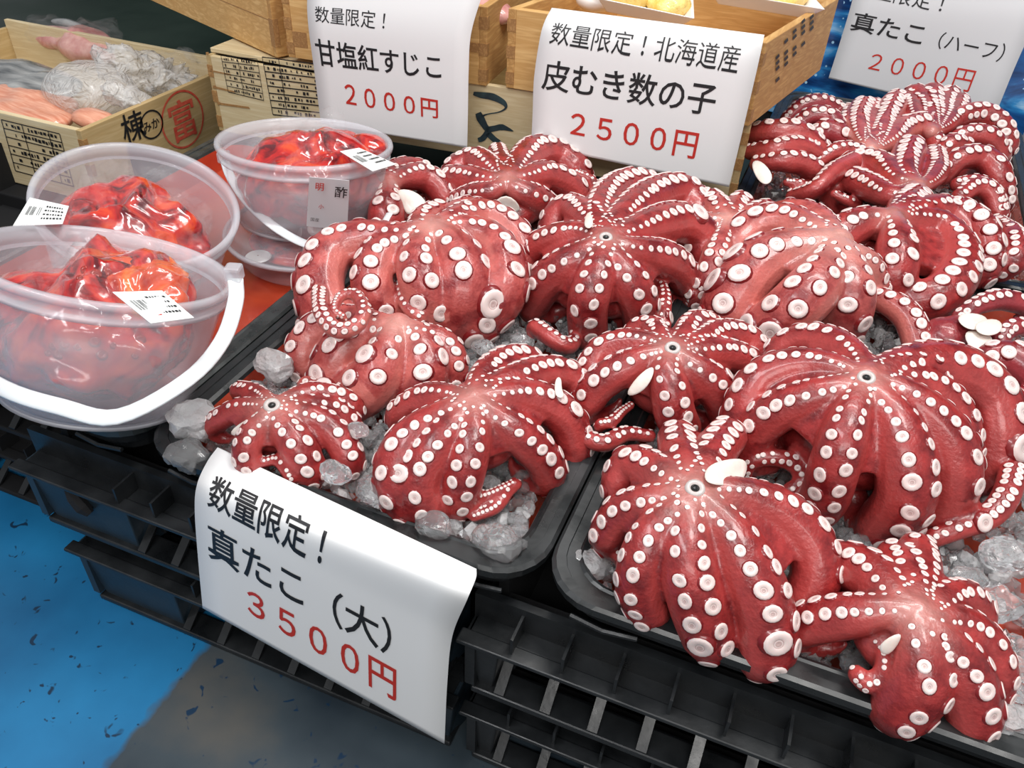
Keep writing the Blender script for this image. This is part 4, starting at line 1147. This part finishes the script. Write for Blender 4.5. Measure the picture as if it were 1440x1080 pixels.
def brush(root, strokes, P0, n, mt='navyink'):
    m = MB(); n = n if n.dot(CAMP - P0) > 0 else -n
    for st in strokes:
        P = [np.array((400 + x / 3, y / 3)) for x, y, w in st]; Wd = [w / 6 for x, y, w in st]; pts = []
        for i in range((len(P) - 1) * 6 + 1):
            t = i / ((len(P) - 1) * 6); j = min(int(t * (len(P) - 1)), len(P) - 2); f = t * (len(P) - 1) - j
            a = P[max(j - 1, 0)]; d = P[min(j + 2, len(P) - 1)]; pts.append((cr(a, P[j], P[j + 1], d, f), Wd[j] * (1 - f) + Wd[j + 1] * f))
        vs = []
        for i, (p, w) in enumerate(pts):
            q = pts[min(i + 1, len(pts) - 1)][0] - pts[max(i - 1, 0)][0]; q = np.array((-q[1], q[0])) / (np.linalg.norm(q) + 1e-9)
            for s in (1, -1): vs.append(at_plane(tuple(p + q * w * s), P0, n) + n * .0012)
        m.add(vs, [(2 * i, 2 * i + 2, 2 * i + 3, 2 * i + 1) for i in range(len(pts) - 1)])
    return m.build('brush_writing', mt, root)


brush(cb, [[(798, 393, 14), (830, 400, 26), (880, 408, 30), (925, 432, 22), (934, 455, 9), (905, 472, 5), (860, 480, 5), (832, 490, 10)],
           [(818, 475, 24), (828, 498, 34), (846, 530, 26), (858, 552, 24), (838, 582, 24), (818, 590, 18)],
           [(850, 548, 26), (890, 540, 24), (920, 536, 26), (966, 552, 3)], [(858, 560, 26), (885, 586, 24), (908, 604, 22), (900, 618, 14)]], o, nF)

# upper boxes
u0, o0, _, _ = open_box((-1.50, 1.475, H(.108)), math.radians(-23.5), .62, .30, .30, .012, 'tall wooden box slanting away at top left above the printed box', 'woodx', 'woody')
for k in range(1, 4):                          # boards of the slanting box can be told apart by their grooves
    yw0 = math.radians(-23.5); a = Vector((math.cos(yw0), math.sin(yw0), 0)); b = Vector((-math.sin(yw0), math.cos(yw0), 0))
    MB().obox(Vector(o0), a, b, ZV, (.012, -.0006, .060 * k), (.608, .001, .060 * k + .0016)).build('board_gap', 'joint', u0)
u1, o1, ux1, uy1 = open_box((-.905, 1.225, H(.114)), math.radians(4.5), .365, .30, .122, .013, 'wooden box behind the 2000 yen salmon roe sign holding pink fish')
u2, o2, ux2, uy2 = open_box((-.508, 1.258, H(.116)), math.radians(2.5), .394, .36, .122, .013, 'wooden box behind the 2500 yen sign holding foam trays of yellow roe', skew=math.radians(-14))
n2 = ux2.cross(ZV); nS = uy2.cross(ZV).normalized()
MB().obox(Vector(o1), ux1, uy1, ZV, (.30, -.0008, .052), (.352, 0, .066)).build('dark_grain', 'joint', u1)
MB().obox(Vector(o1), ux1, uy1, ZV, (.013, -.0008, .02), (.04, 0, .045)).build('dark_grain', 'joint', u1)
sd0 = Vector(o2) + ux2 * .3945
decal(u2, 'stamped_writing', 'ink', [[(1090 + 12 * i + dx, 72 - 14 * i + 8 * j + dy) for dx, dy in ((0, 0), (5, -5), (6, -1), (1, 4))] for i in range(5) for j in range(6 - i // 2) if (i * 3 + j) % 4], sd0, nS)
s = blob('fish_piece', 'pinkfish', None, at_h((640, 10), .205), (.11, .05, .028), 61, .15, 12, 4); tag(s, 'pink fish piece in the box behind the leftmost hanging sign', 'fish')


def foam_tray(c, yaw, w, d, label, short, lump):
    root = empty('foam_tray', c); tag(root, label, 'tray', 'white foam trays of yellow roe'); ux = Vector((math.cos(yaw), math.sin(yaw), -.12)).normalized(); uy = Vector((-math.sin(yaw), math.cos(yaw), .1)).normalized(); uz = ux.cross(uy)
    R = [((-w, -d), 0, .022), ((-w * .97, -d * .97), 0, .022), ((-w * .8, -d * .75), 0, .003), ((-w * .78, -d * .73), 0, 0)]
    vs = []; prof = [(.78, .0), (1.0, .020), (1.02, .022), (.96, .022), (.78, .004)]
    for s_, z in prof: vs += [Vector(c) + ux * (sx * w * s_) + uy * (sy * d * s_) + uz * z for sx, sy in ((-1, -1), (1, -1), (1, 1), (-1, 1))]
    fs = [(i * 4 + k, i * 4 + (k + 1) % 4, i * 4 + 4 + (k + 1) % 4, i * 4 + 4 + k) for i in range(4) for k in range(4)] + [(3, 2, 1, 0), (16, 17, 18, 19)]
    MB().add(vs, fs).build('tray', 'foam', root, bevel=.002)
    for i in range(lump):
        q = Vector(c) + ux * (w * (-.45 + .9 * i / max(lump - 1, 1))) + uz * .016
        r = blob('herring_roe', 'yellow', None, q, (w * .50, d * .70, .020), 70 + i, .16, 30, 4, (0, 0, yaw + .5)); tag(r, '%s piece of yellow roe on the %s' % ('left' if i == 0 else 'right', short), 'roe', 'yellow herring roe pieces')
    return root


foam_tray(at_h((905, 14), .232), .25, .075, .055, 'white foam tray just above the 2500 yen sign', 'foam tray above the sign', 2)
foam_tray(at_h((1062, 4), .240), .45, .095, .050, 'white foam tray at the right end of the roe box', 'foam tray at the box end', 2)
s = blob('wrapped_roe', 'foam', None, at_h((840, 2), .226), (.035, .03, .015), 66, .1, 20, 3); tag(s, 'pinkish wrapped packet at the top edge in the roe box', 'packet')

# ------------------------------------------------------------------ blue sheet, back right
vs = []; K = 24; J = 14
for j in range(J + 1):
    for i in range(K + 1):
        u, v = i / K, j / J; x = -.26 + u * .80; z = H(-.09) + v * .62
        vs.append((x - (v * .02), 1.985 + .012 * math.sin(u * 17 + v * 3) + .018 * math.sin(u * 5 + v * 4) * v + v * .05, z))
n0 = len(vs); vs += [(x, y + .003, z) for x, y, z in vs]
fs = [(j * (K + 1) + i, j * (K + 1) + i + 1, (j + 1) * (K + 1) + i + 1, (j + 1) * (K + 1) + i) for j in range(J) for i in range(K)]
fs += [tuple(n0 + a for a in reversed(f)) for f in fs]
t = MB().add(vs, fs).build('blue_sheet', 'tarp', smooth=True); tag(t, 'glossy blue printed sheet with white spray standing behind the back tray', 'sheet')
MB().box((-.18, 1.995, 0), (.50, 2.03, H(-.08))).build('stand', 'hollow', t)
t = empty('foam_box', (.46, 1.85, 0)); tag(t, 'white foam box edge beside the right wall of the back tray', 'box')
MB().box((.372, 1.30, H(-.20)), (.60, 1.93, H(-.012))).build('body', 'foam', t, bevel=.006); MB().box((.366, 1.29, H(-.012)), (.61, 1.94, H(.006))).build('lid', 'foam', t, bevel=.006)
MB().box((.38, 1.32, 0), (.59, 1.92, H(-.20))).build('stand', 'hollow', t)
tb, _, _, _ = open_box((.445, 2.06, H(-.06)), 0, .40, .3, .14, .012, 'pale wooden box at the right edge beyond the blue sheet', 'pine', 'pine2')
MB().box((.45, 2.07, 0), (.84, 2.35, H(-.061))).build('stand', 'hollow', tb)

# ------------------------------------------------------------------ price signs
sign([at_h((306, 629), .012), at_h((291, 650), .009), at_h((277, 682), .004)] + [at_y(p, y) for p, y in (((274, 720), .390), ((279, 790), .387), ((285, 855), .384))],
     [at_h((670, 800), .010), at_h((669, 814), .008), at_h((657, 843), .003)] + [at_y(p, y) for p, y in (((636, 895), .387), ((629, 960), .385), ((625, 1046), .382))],
     [('数量限定！', (311, 697), (453, 767), 46, 'ink', .012), ('真たこ（大）', (314, 769), (560, 902), 46, 'ink', .012), ('３５００円', (360, 850), (538, 951), 42, 'redink', .012)],
     'large white price sign reading 3500 yen hanging over the front of the left tray')
sign([at_y(p, y) for p, y in (((437, -35), 1.215), ((432, 0), 1.200), ((434, 40), 1.190), ((442, 100), 1.186), ((450, 163), 1.182), ((452, 174), 1.182))],
     [at_y(p, y) for p, y in (((688, -28), 1.225), ((675, 3), 1.212), ((662, 50), 1.200), ((659, 100), 1.195), ((658, 160), 1.192), ((657, 208), 1.190))],
     [('数量限定！', (453, 20), (540, 29), 23, 'ink', .0), ('甘塩紅すじこ', (458, 74), (610, 93), 34, 'ink', .012), ('２０００円', (493, 133), (604, 152), 30, 'redink', .012)],
     'white price sign reading 2000 yen, leftmost of those on the wooden boxes')
sign([at_y(p, y) for p, y in (((776, 11), 1.235), ((766, 30), 1.215), ((759, 55), 1.205), ((751, 110), 1.200), ((749, 160), 1.196), ((747, 203), 1.192))],
     [at_y(p, y) for p, y in (((1075, 49), 1.270), ((1071, 68), 1.258), ((1064, 100), 1.250), ((1050, 160), 1.244), ((1037, 215), 1.240), ((1025, 263), 1.236))],
     [('数量限定！北海道産', (789, 45), (1027, 79), 30, 'ink', .0), ('皮むき数の子', (782, 108), (987, 139), 42, 'ink', .012), ('２５００円', (813, 175), (964, 202), 36, 'redink', .012)],
     'white price sign reading 2500 yen hanging on the wooden box in the middle')
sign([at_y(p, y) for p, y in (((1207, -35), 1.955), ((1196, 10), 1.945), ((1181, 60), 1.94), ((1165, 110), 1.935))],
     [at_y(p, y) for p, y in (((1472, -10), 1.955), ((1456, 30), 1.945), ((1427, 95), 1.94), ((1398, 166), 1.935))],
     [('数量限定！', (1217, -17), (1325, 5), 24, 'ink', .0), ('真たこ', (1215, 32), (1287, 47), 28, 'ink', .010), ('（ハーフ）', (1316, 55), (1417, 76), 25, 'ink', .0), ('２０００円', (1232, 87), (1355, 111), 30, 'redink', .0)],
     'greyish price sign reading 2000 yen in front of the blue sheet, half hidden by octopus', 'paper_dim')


# ------------------------------------------------------------------ buckets
def bucket(c, n, r, hb, label, handle=None, hw=.0065, rbf=.096):
    n = Vector(n).normalized(); c = Vector(c); base = c - n * hb; k = r / .12
    root = empty('bucket', base); tag(root, label, 'bucket', 'frosted plastic buckets of red marinated octopus')
    rb, rt = rbf * k, .112 * k
    MB().lathe([(.001, -hb), (rb - .004, -hb), (rb, -hb + .004), (rb + .002, -hb + .02), (rt, -.016), (rt - .0016, -.016), (rb, -hb + .02), (rb - .003, -hb + .0045), (.001, -hb + .003)], c, n, 64).build('body', 'pp', root, smooth=True)
    MB().lathe([(rt - .0016, -.020), (rt + .004, -.021), (rt + .0042, -.017), (rt + .001, -.015), (rt + .003, -.008), (r - .001, -.007), (r, -.004), (r - .001, 0), (r - .006, .001), (rt - .001, -.003), (rt - .0016, -.020)], c, n, 64).build('rim', 'pprim', root, smooth=True)
    MB().lathe([(rb - .006, -hb - .001), (rb - .004, -hb - .004), (rb - .012, -hb - .004), (rb - .010, -hb - .001)], c, n, 48).build('foot_ring', 'pprim', root, smooth=True)
    if handle:
        P = [crv(handle, i / 40) for i in range(41)]; m = MB(); mid = P[20]
        m.tube(P, [hw] * 41, seg=12, flat=.30, up=(CAMP - P[0]).normalized()); m.build('handle', 'handle', root, smooth=True)
        q = P[0]; m = MB(); m.obox(q, Vector((.9, .3, 0)).normalized(), Vector((-.3, .9, 0)).normalized(), ZV, (-.010, -.004, -.004), (.006, .012, .012)); m.build('lug', 'pprim', root, bevel=.003)
    return root


def sticker(parent_label, quad, hs, lines=3, label=None, red=False):
    V = [at_h(p, h) for p, h in zip(quad, hs)]; mid = sum(V, Vector()) / 4; vd = (CAMP - mid).normalized()
    root = empty('sticker_label', mid); tag(root, label, 'label', 'printed price stickers on the buckets')
    nn = (V[1] - V[0]).cross(V[3] - V[0]).normalized(); nn = nn if nn.dot(vd) > 0 else -nn
    pap = MB().add([v + nn * .0003 for v in V] + [v - nn * .0003 for v in V], [(0, 1, 2, 3), (7, 6, 5, 4), (0, 4, 5, 1), (1, 5, 6, 2), (2, 6, 7, 3), (3, 7, 4, 0)]).build('paper', 'sticker', root)
    f = lambda u, v: (V[0].lerp(V[1], u)).lerp(V[3].lerp(V[2], u), v) + nn * .0008; m = MB(); r = random.Random(len(label))
    for i in range(14):
        if r.random() < .7: m.add([f(.12 + .022 * i, .30), f(.13 + .022 * i, .30), f(.13 + .022 * i, .62), f(.12 + .022 * i, .62)], [(0, 1, 2, 3)])
    for row in range(4):
        u = .50
        while u < .9:
            w = r.uniform(.02, .06); v0 = .2 + row * .17; m.add([f(u, v0), f(u + w, v0), f(u + w, v0 + .06), f(u, v0 + .06)], [(0, 1, 2, 3)]); u += w + .025
    m.build('barcode_print', 'ink', pap)
    if red: MB().add([f(.32, .72), f(.42, .72), f(.42, .82), f(.32, .82)], [(0, 1, 2, 3)]).build('red_mark', 'redink', pap)
    return root


cA, nA = Vector((-.62, .508, H(.144))), Vector((.103, .36, 1)).normalized()
cB, nB = Vector((-.763, .695, H(.098))), Vector((.343, -.044, 1)).normalized()
cC, nC = Vector((-.662, .910, H(.119))), Vector((-.005, .106, 1)).normalized()
bucket(cA, nA, .12, .135, 'nearest frosted bucket at the left edge, white handle hanging in front',
       [at_y(p, y) for p, y in (((331, 392), .535), ((331, 425), .52), ((312, 480), .475), ((262, 535), .412), ((165, 586), .365), ((85, 572), .355), ((5, 546), .36), ((-60, 500), .40), ((-90, 440), .46))], hw=.0075)
bucket(cB, nB, .12, .135, 'middle left frosted bucket behind the nearest one, tilted, with a tall red bag')
bucket(cC, nC, .12, .105, 'rear frosted bucket, vinegar label on its front, behind the spiral-armed octopus',
       [at_y(p, y) for p, y in (((316, 226), .87), ((325, 250), .85), ((350, 286), .82), ((395, 325), .795), ((450, 348), .785), ((520, 340), .79), ((548, 300), .83))], hw=.0065, rbf=.103)
t = empty('plastic_tub', (-.662, .895, H(-.045))); tag(t, 'clear round lidded tub under the rear bucket', 'tub')
MB().lathe([(.001, -.002), (.098, -.002), (.104, .004), (.110, .030), (.118, .032), (.119, .038), (.112, .041), (.112, .046), (.106, .050), (.001, .050)], (-.655, .888, H(-.040)), Vector((0, 0, 1)), 56).build('body', 'pp', t, smooth=True)
MB().lathe([(.117, 0), (.122, .001), (.122, .005), (.117, .006), (.117, 0)], (-.655, .888, H(-.006)), Vector((0, 0, 1)), 56).build('lid_rim', 'pprim', t, smooth=True)
o = blob('octopus_piece', 'redbag', t, (-.655, .888, H(-.018)), (.085, .085, .014), 90, .08, 14, 4)
MB().lathe([(.001, .002), (.016, .0018), (.018, 0)], at_h((363, 361), -.008), Vector((0, 0, 1)), 24).build('round_sticker', 'sticker', t)

b = blob('bagged_octopus', ['redbag'], None, cA - nA * .062 + Vector((-.01, -.005, 0)), (.098, .086, .050), 5, .14, 10, 5, (0.15, 0, -.1), fold=.32); tag(b, 'bag of red octopus in the nearest bucket', 'bag')
blob('orange_octopus', 'orangebag', b, cA - nA * .040 + Vector((.025, .020, .004)), (.056, .044, .026), 15, .16, 15, 5, (0.2, .1, -.2), fold=.35)
blob('film', 'film', b, cA - nA * .038 + Vector((.0, .004, 0)), (.092, .074, .040), 25, .16, 10, 5, (0.25, 0, -.1), fold=.4)
btree = BVHTree.FromPolygons([v.co for v in b.data.vertices], [tuple(p.vertices) for p in b.data.polygons])
for (px_, r) in (((68, 496), 4), ((75, 486), 4.5), ((92, 484), 5.5), ((83, 498), 6), ((110, 487), 5), ((133, 480), 6.5), ((144, 498), 7), ((197, 478), 6), ((160, 486), 4), ((190, 500), 4), ((120, 380), 5), ((135, 386), 6), ((150, 383), 5), ((112, 392), 4)):
    hit = btree.ray_cast(CAMP - Vector(b.location), Vector(ray(*px_)).normalized()); q = hit[0] + Vector(b.location) if hit[0] is not None else at_y(px_, .45); rr = r / F * zdepth(q)
    hit = None; o = bpy.data.objects.new('red_sucker', SUCKER.copy()); o.data.materials.clear()
    for mm_ in ('redbag', 'redcup', 'redbag'): o.data.materials.append(M[mm_])
    COL.objects.link(o); o.parent = b; o.location = q - parent_world(b); o.rotation_mode = 'QUATERNION'; o.rotation_quaternion = Vector((0, 0, 1)).rotation_difference((CAMP - q).normalized()); o.scale = (rr, rr, rr)
b = blob('bagged_octopus', 'redbag', None, cB - nB * .050 + Vector((.012, -.02, 0)), (.090, .066, .060), 33, .14, 9, 5, (0, .25, .1), fold=.35); tag(b, 'tall shiny bag of red octopus in the middle left bucket', 'bag')
blob('bag_corner', 'redbag', b, cB - nB * .035 + Vector((-.070, -.01, 0)), (.022, .028, .020), 37, .2, 20, 4)
blob('film', 'film', b, cB - nB * .046 + Vector((.012, -.02, .002)), (.088, .067, .068), 43, .20, 11, 5, (0, .25, .1), fold=.65)
b = blob('bagged_octopus', 'redbag', None, cC - nC * .048 + Vector((.005, -.005, 0)), (.090, .084, .048), 53, .14, 10, 5, (0, 0, 0), fold=.35); tag(b, 'bag of red octopus in the rear bucket', 'bag')
blob('film', 'film', b, cC - nC * .040 + Vector((.015, .01, 0)), (.086, .074, .046), 57, .22, 12, 5, (0, 0, 0), fold=.7)
for i, (p, r) in enumerate((((425, 210), .034), ((470, 200), .030), ((515, 205), .024))): blob('octopus_lump', 'redbag', b, at_h(p, .100), (r * 1.25, r, r * .6), 80 + i, .14, 20, 4, fold=.1)

sticker('', [(158, 411), (228, 409), (273, 447), (212, 455)], (.188, .186, .178, .186), label='white barcode sticker draped over the rim of the nearest bucket', red=True)
sticker('', [(42, 278), (97, 290), (88, 315), (18, 318)], (.150, .148, .146, .152), label='white barcode sticker on the left rim of the middle bucket')
sticker('', [(478, 213), (505, 208), (557, 231), (524, 241)], (.134, .132, .125, .130), label='white sticker on the rim of the rear bucket')
for q, lab in (([(125, 355), (158, 360), (158, 376), (124, 372)], 'small pale sticker on the back inner wall of the nearest bucket'),):
    V = [at_h(p, .125) for p in q]; o = MB().add(V + [v + Vector((0, .001, -.0004)) for v in V], [(0, 1, 2, 3), (7, 6, 5, 4)]).build('sticker_label', 'sticker'); tag(o, lab, 'label', 'printed price stickers on the buckets')
# vinegar label on the rear bucket
V = [at_y(p, y) for p, y in (((435, 249), .792), ((491, 254), .792), ((488, 324), .808), ((431, 318), .808))]
vl = empty('product_label', sum(V, Vector()) / 4); tag(vl, 'pinkish paper label with red and black characters on the rear bucket', 'label')
MB().add(V + [v + Vector((0, .0008, 0)) for v in V], [(0, 1, 2, 3), (7, 6, 5, 4), (0, 4, 5, 1), (1, 5, 6, 2), (2, 6, 7, 3), (3, 7, 4, 0)]).build('paper', 'paper_dim', vl)
lx = (V[1] - V[0]).normalized(); ly = (V[0] - V[3]).normalized()
glyph_on(vl, '明', at_y((450, 262), .790), lx, ly, .014, 'redink'); glyph_on(vl, '酢', at_y((480, 270), .790), lx, ly, .019, 'ink', bold=.012)
glyph_on(vl, '小', at_y((452, 290), .797), lx, ly, .008, 'redink'); glyph_on(vl, '国産', at_y((440, 308), .801), lx, ly, .007, 'ink', bold=0)
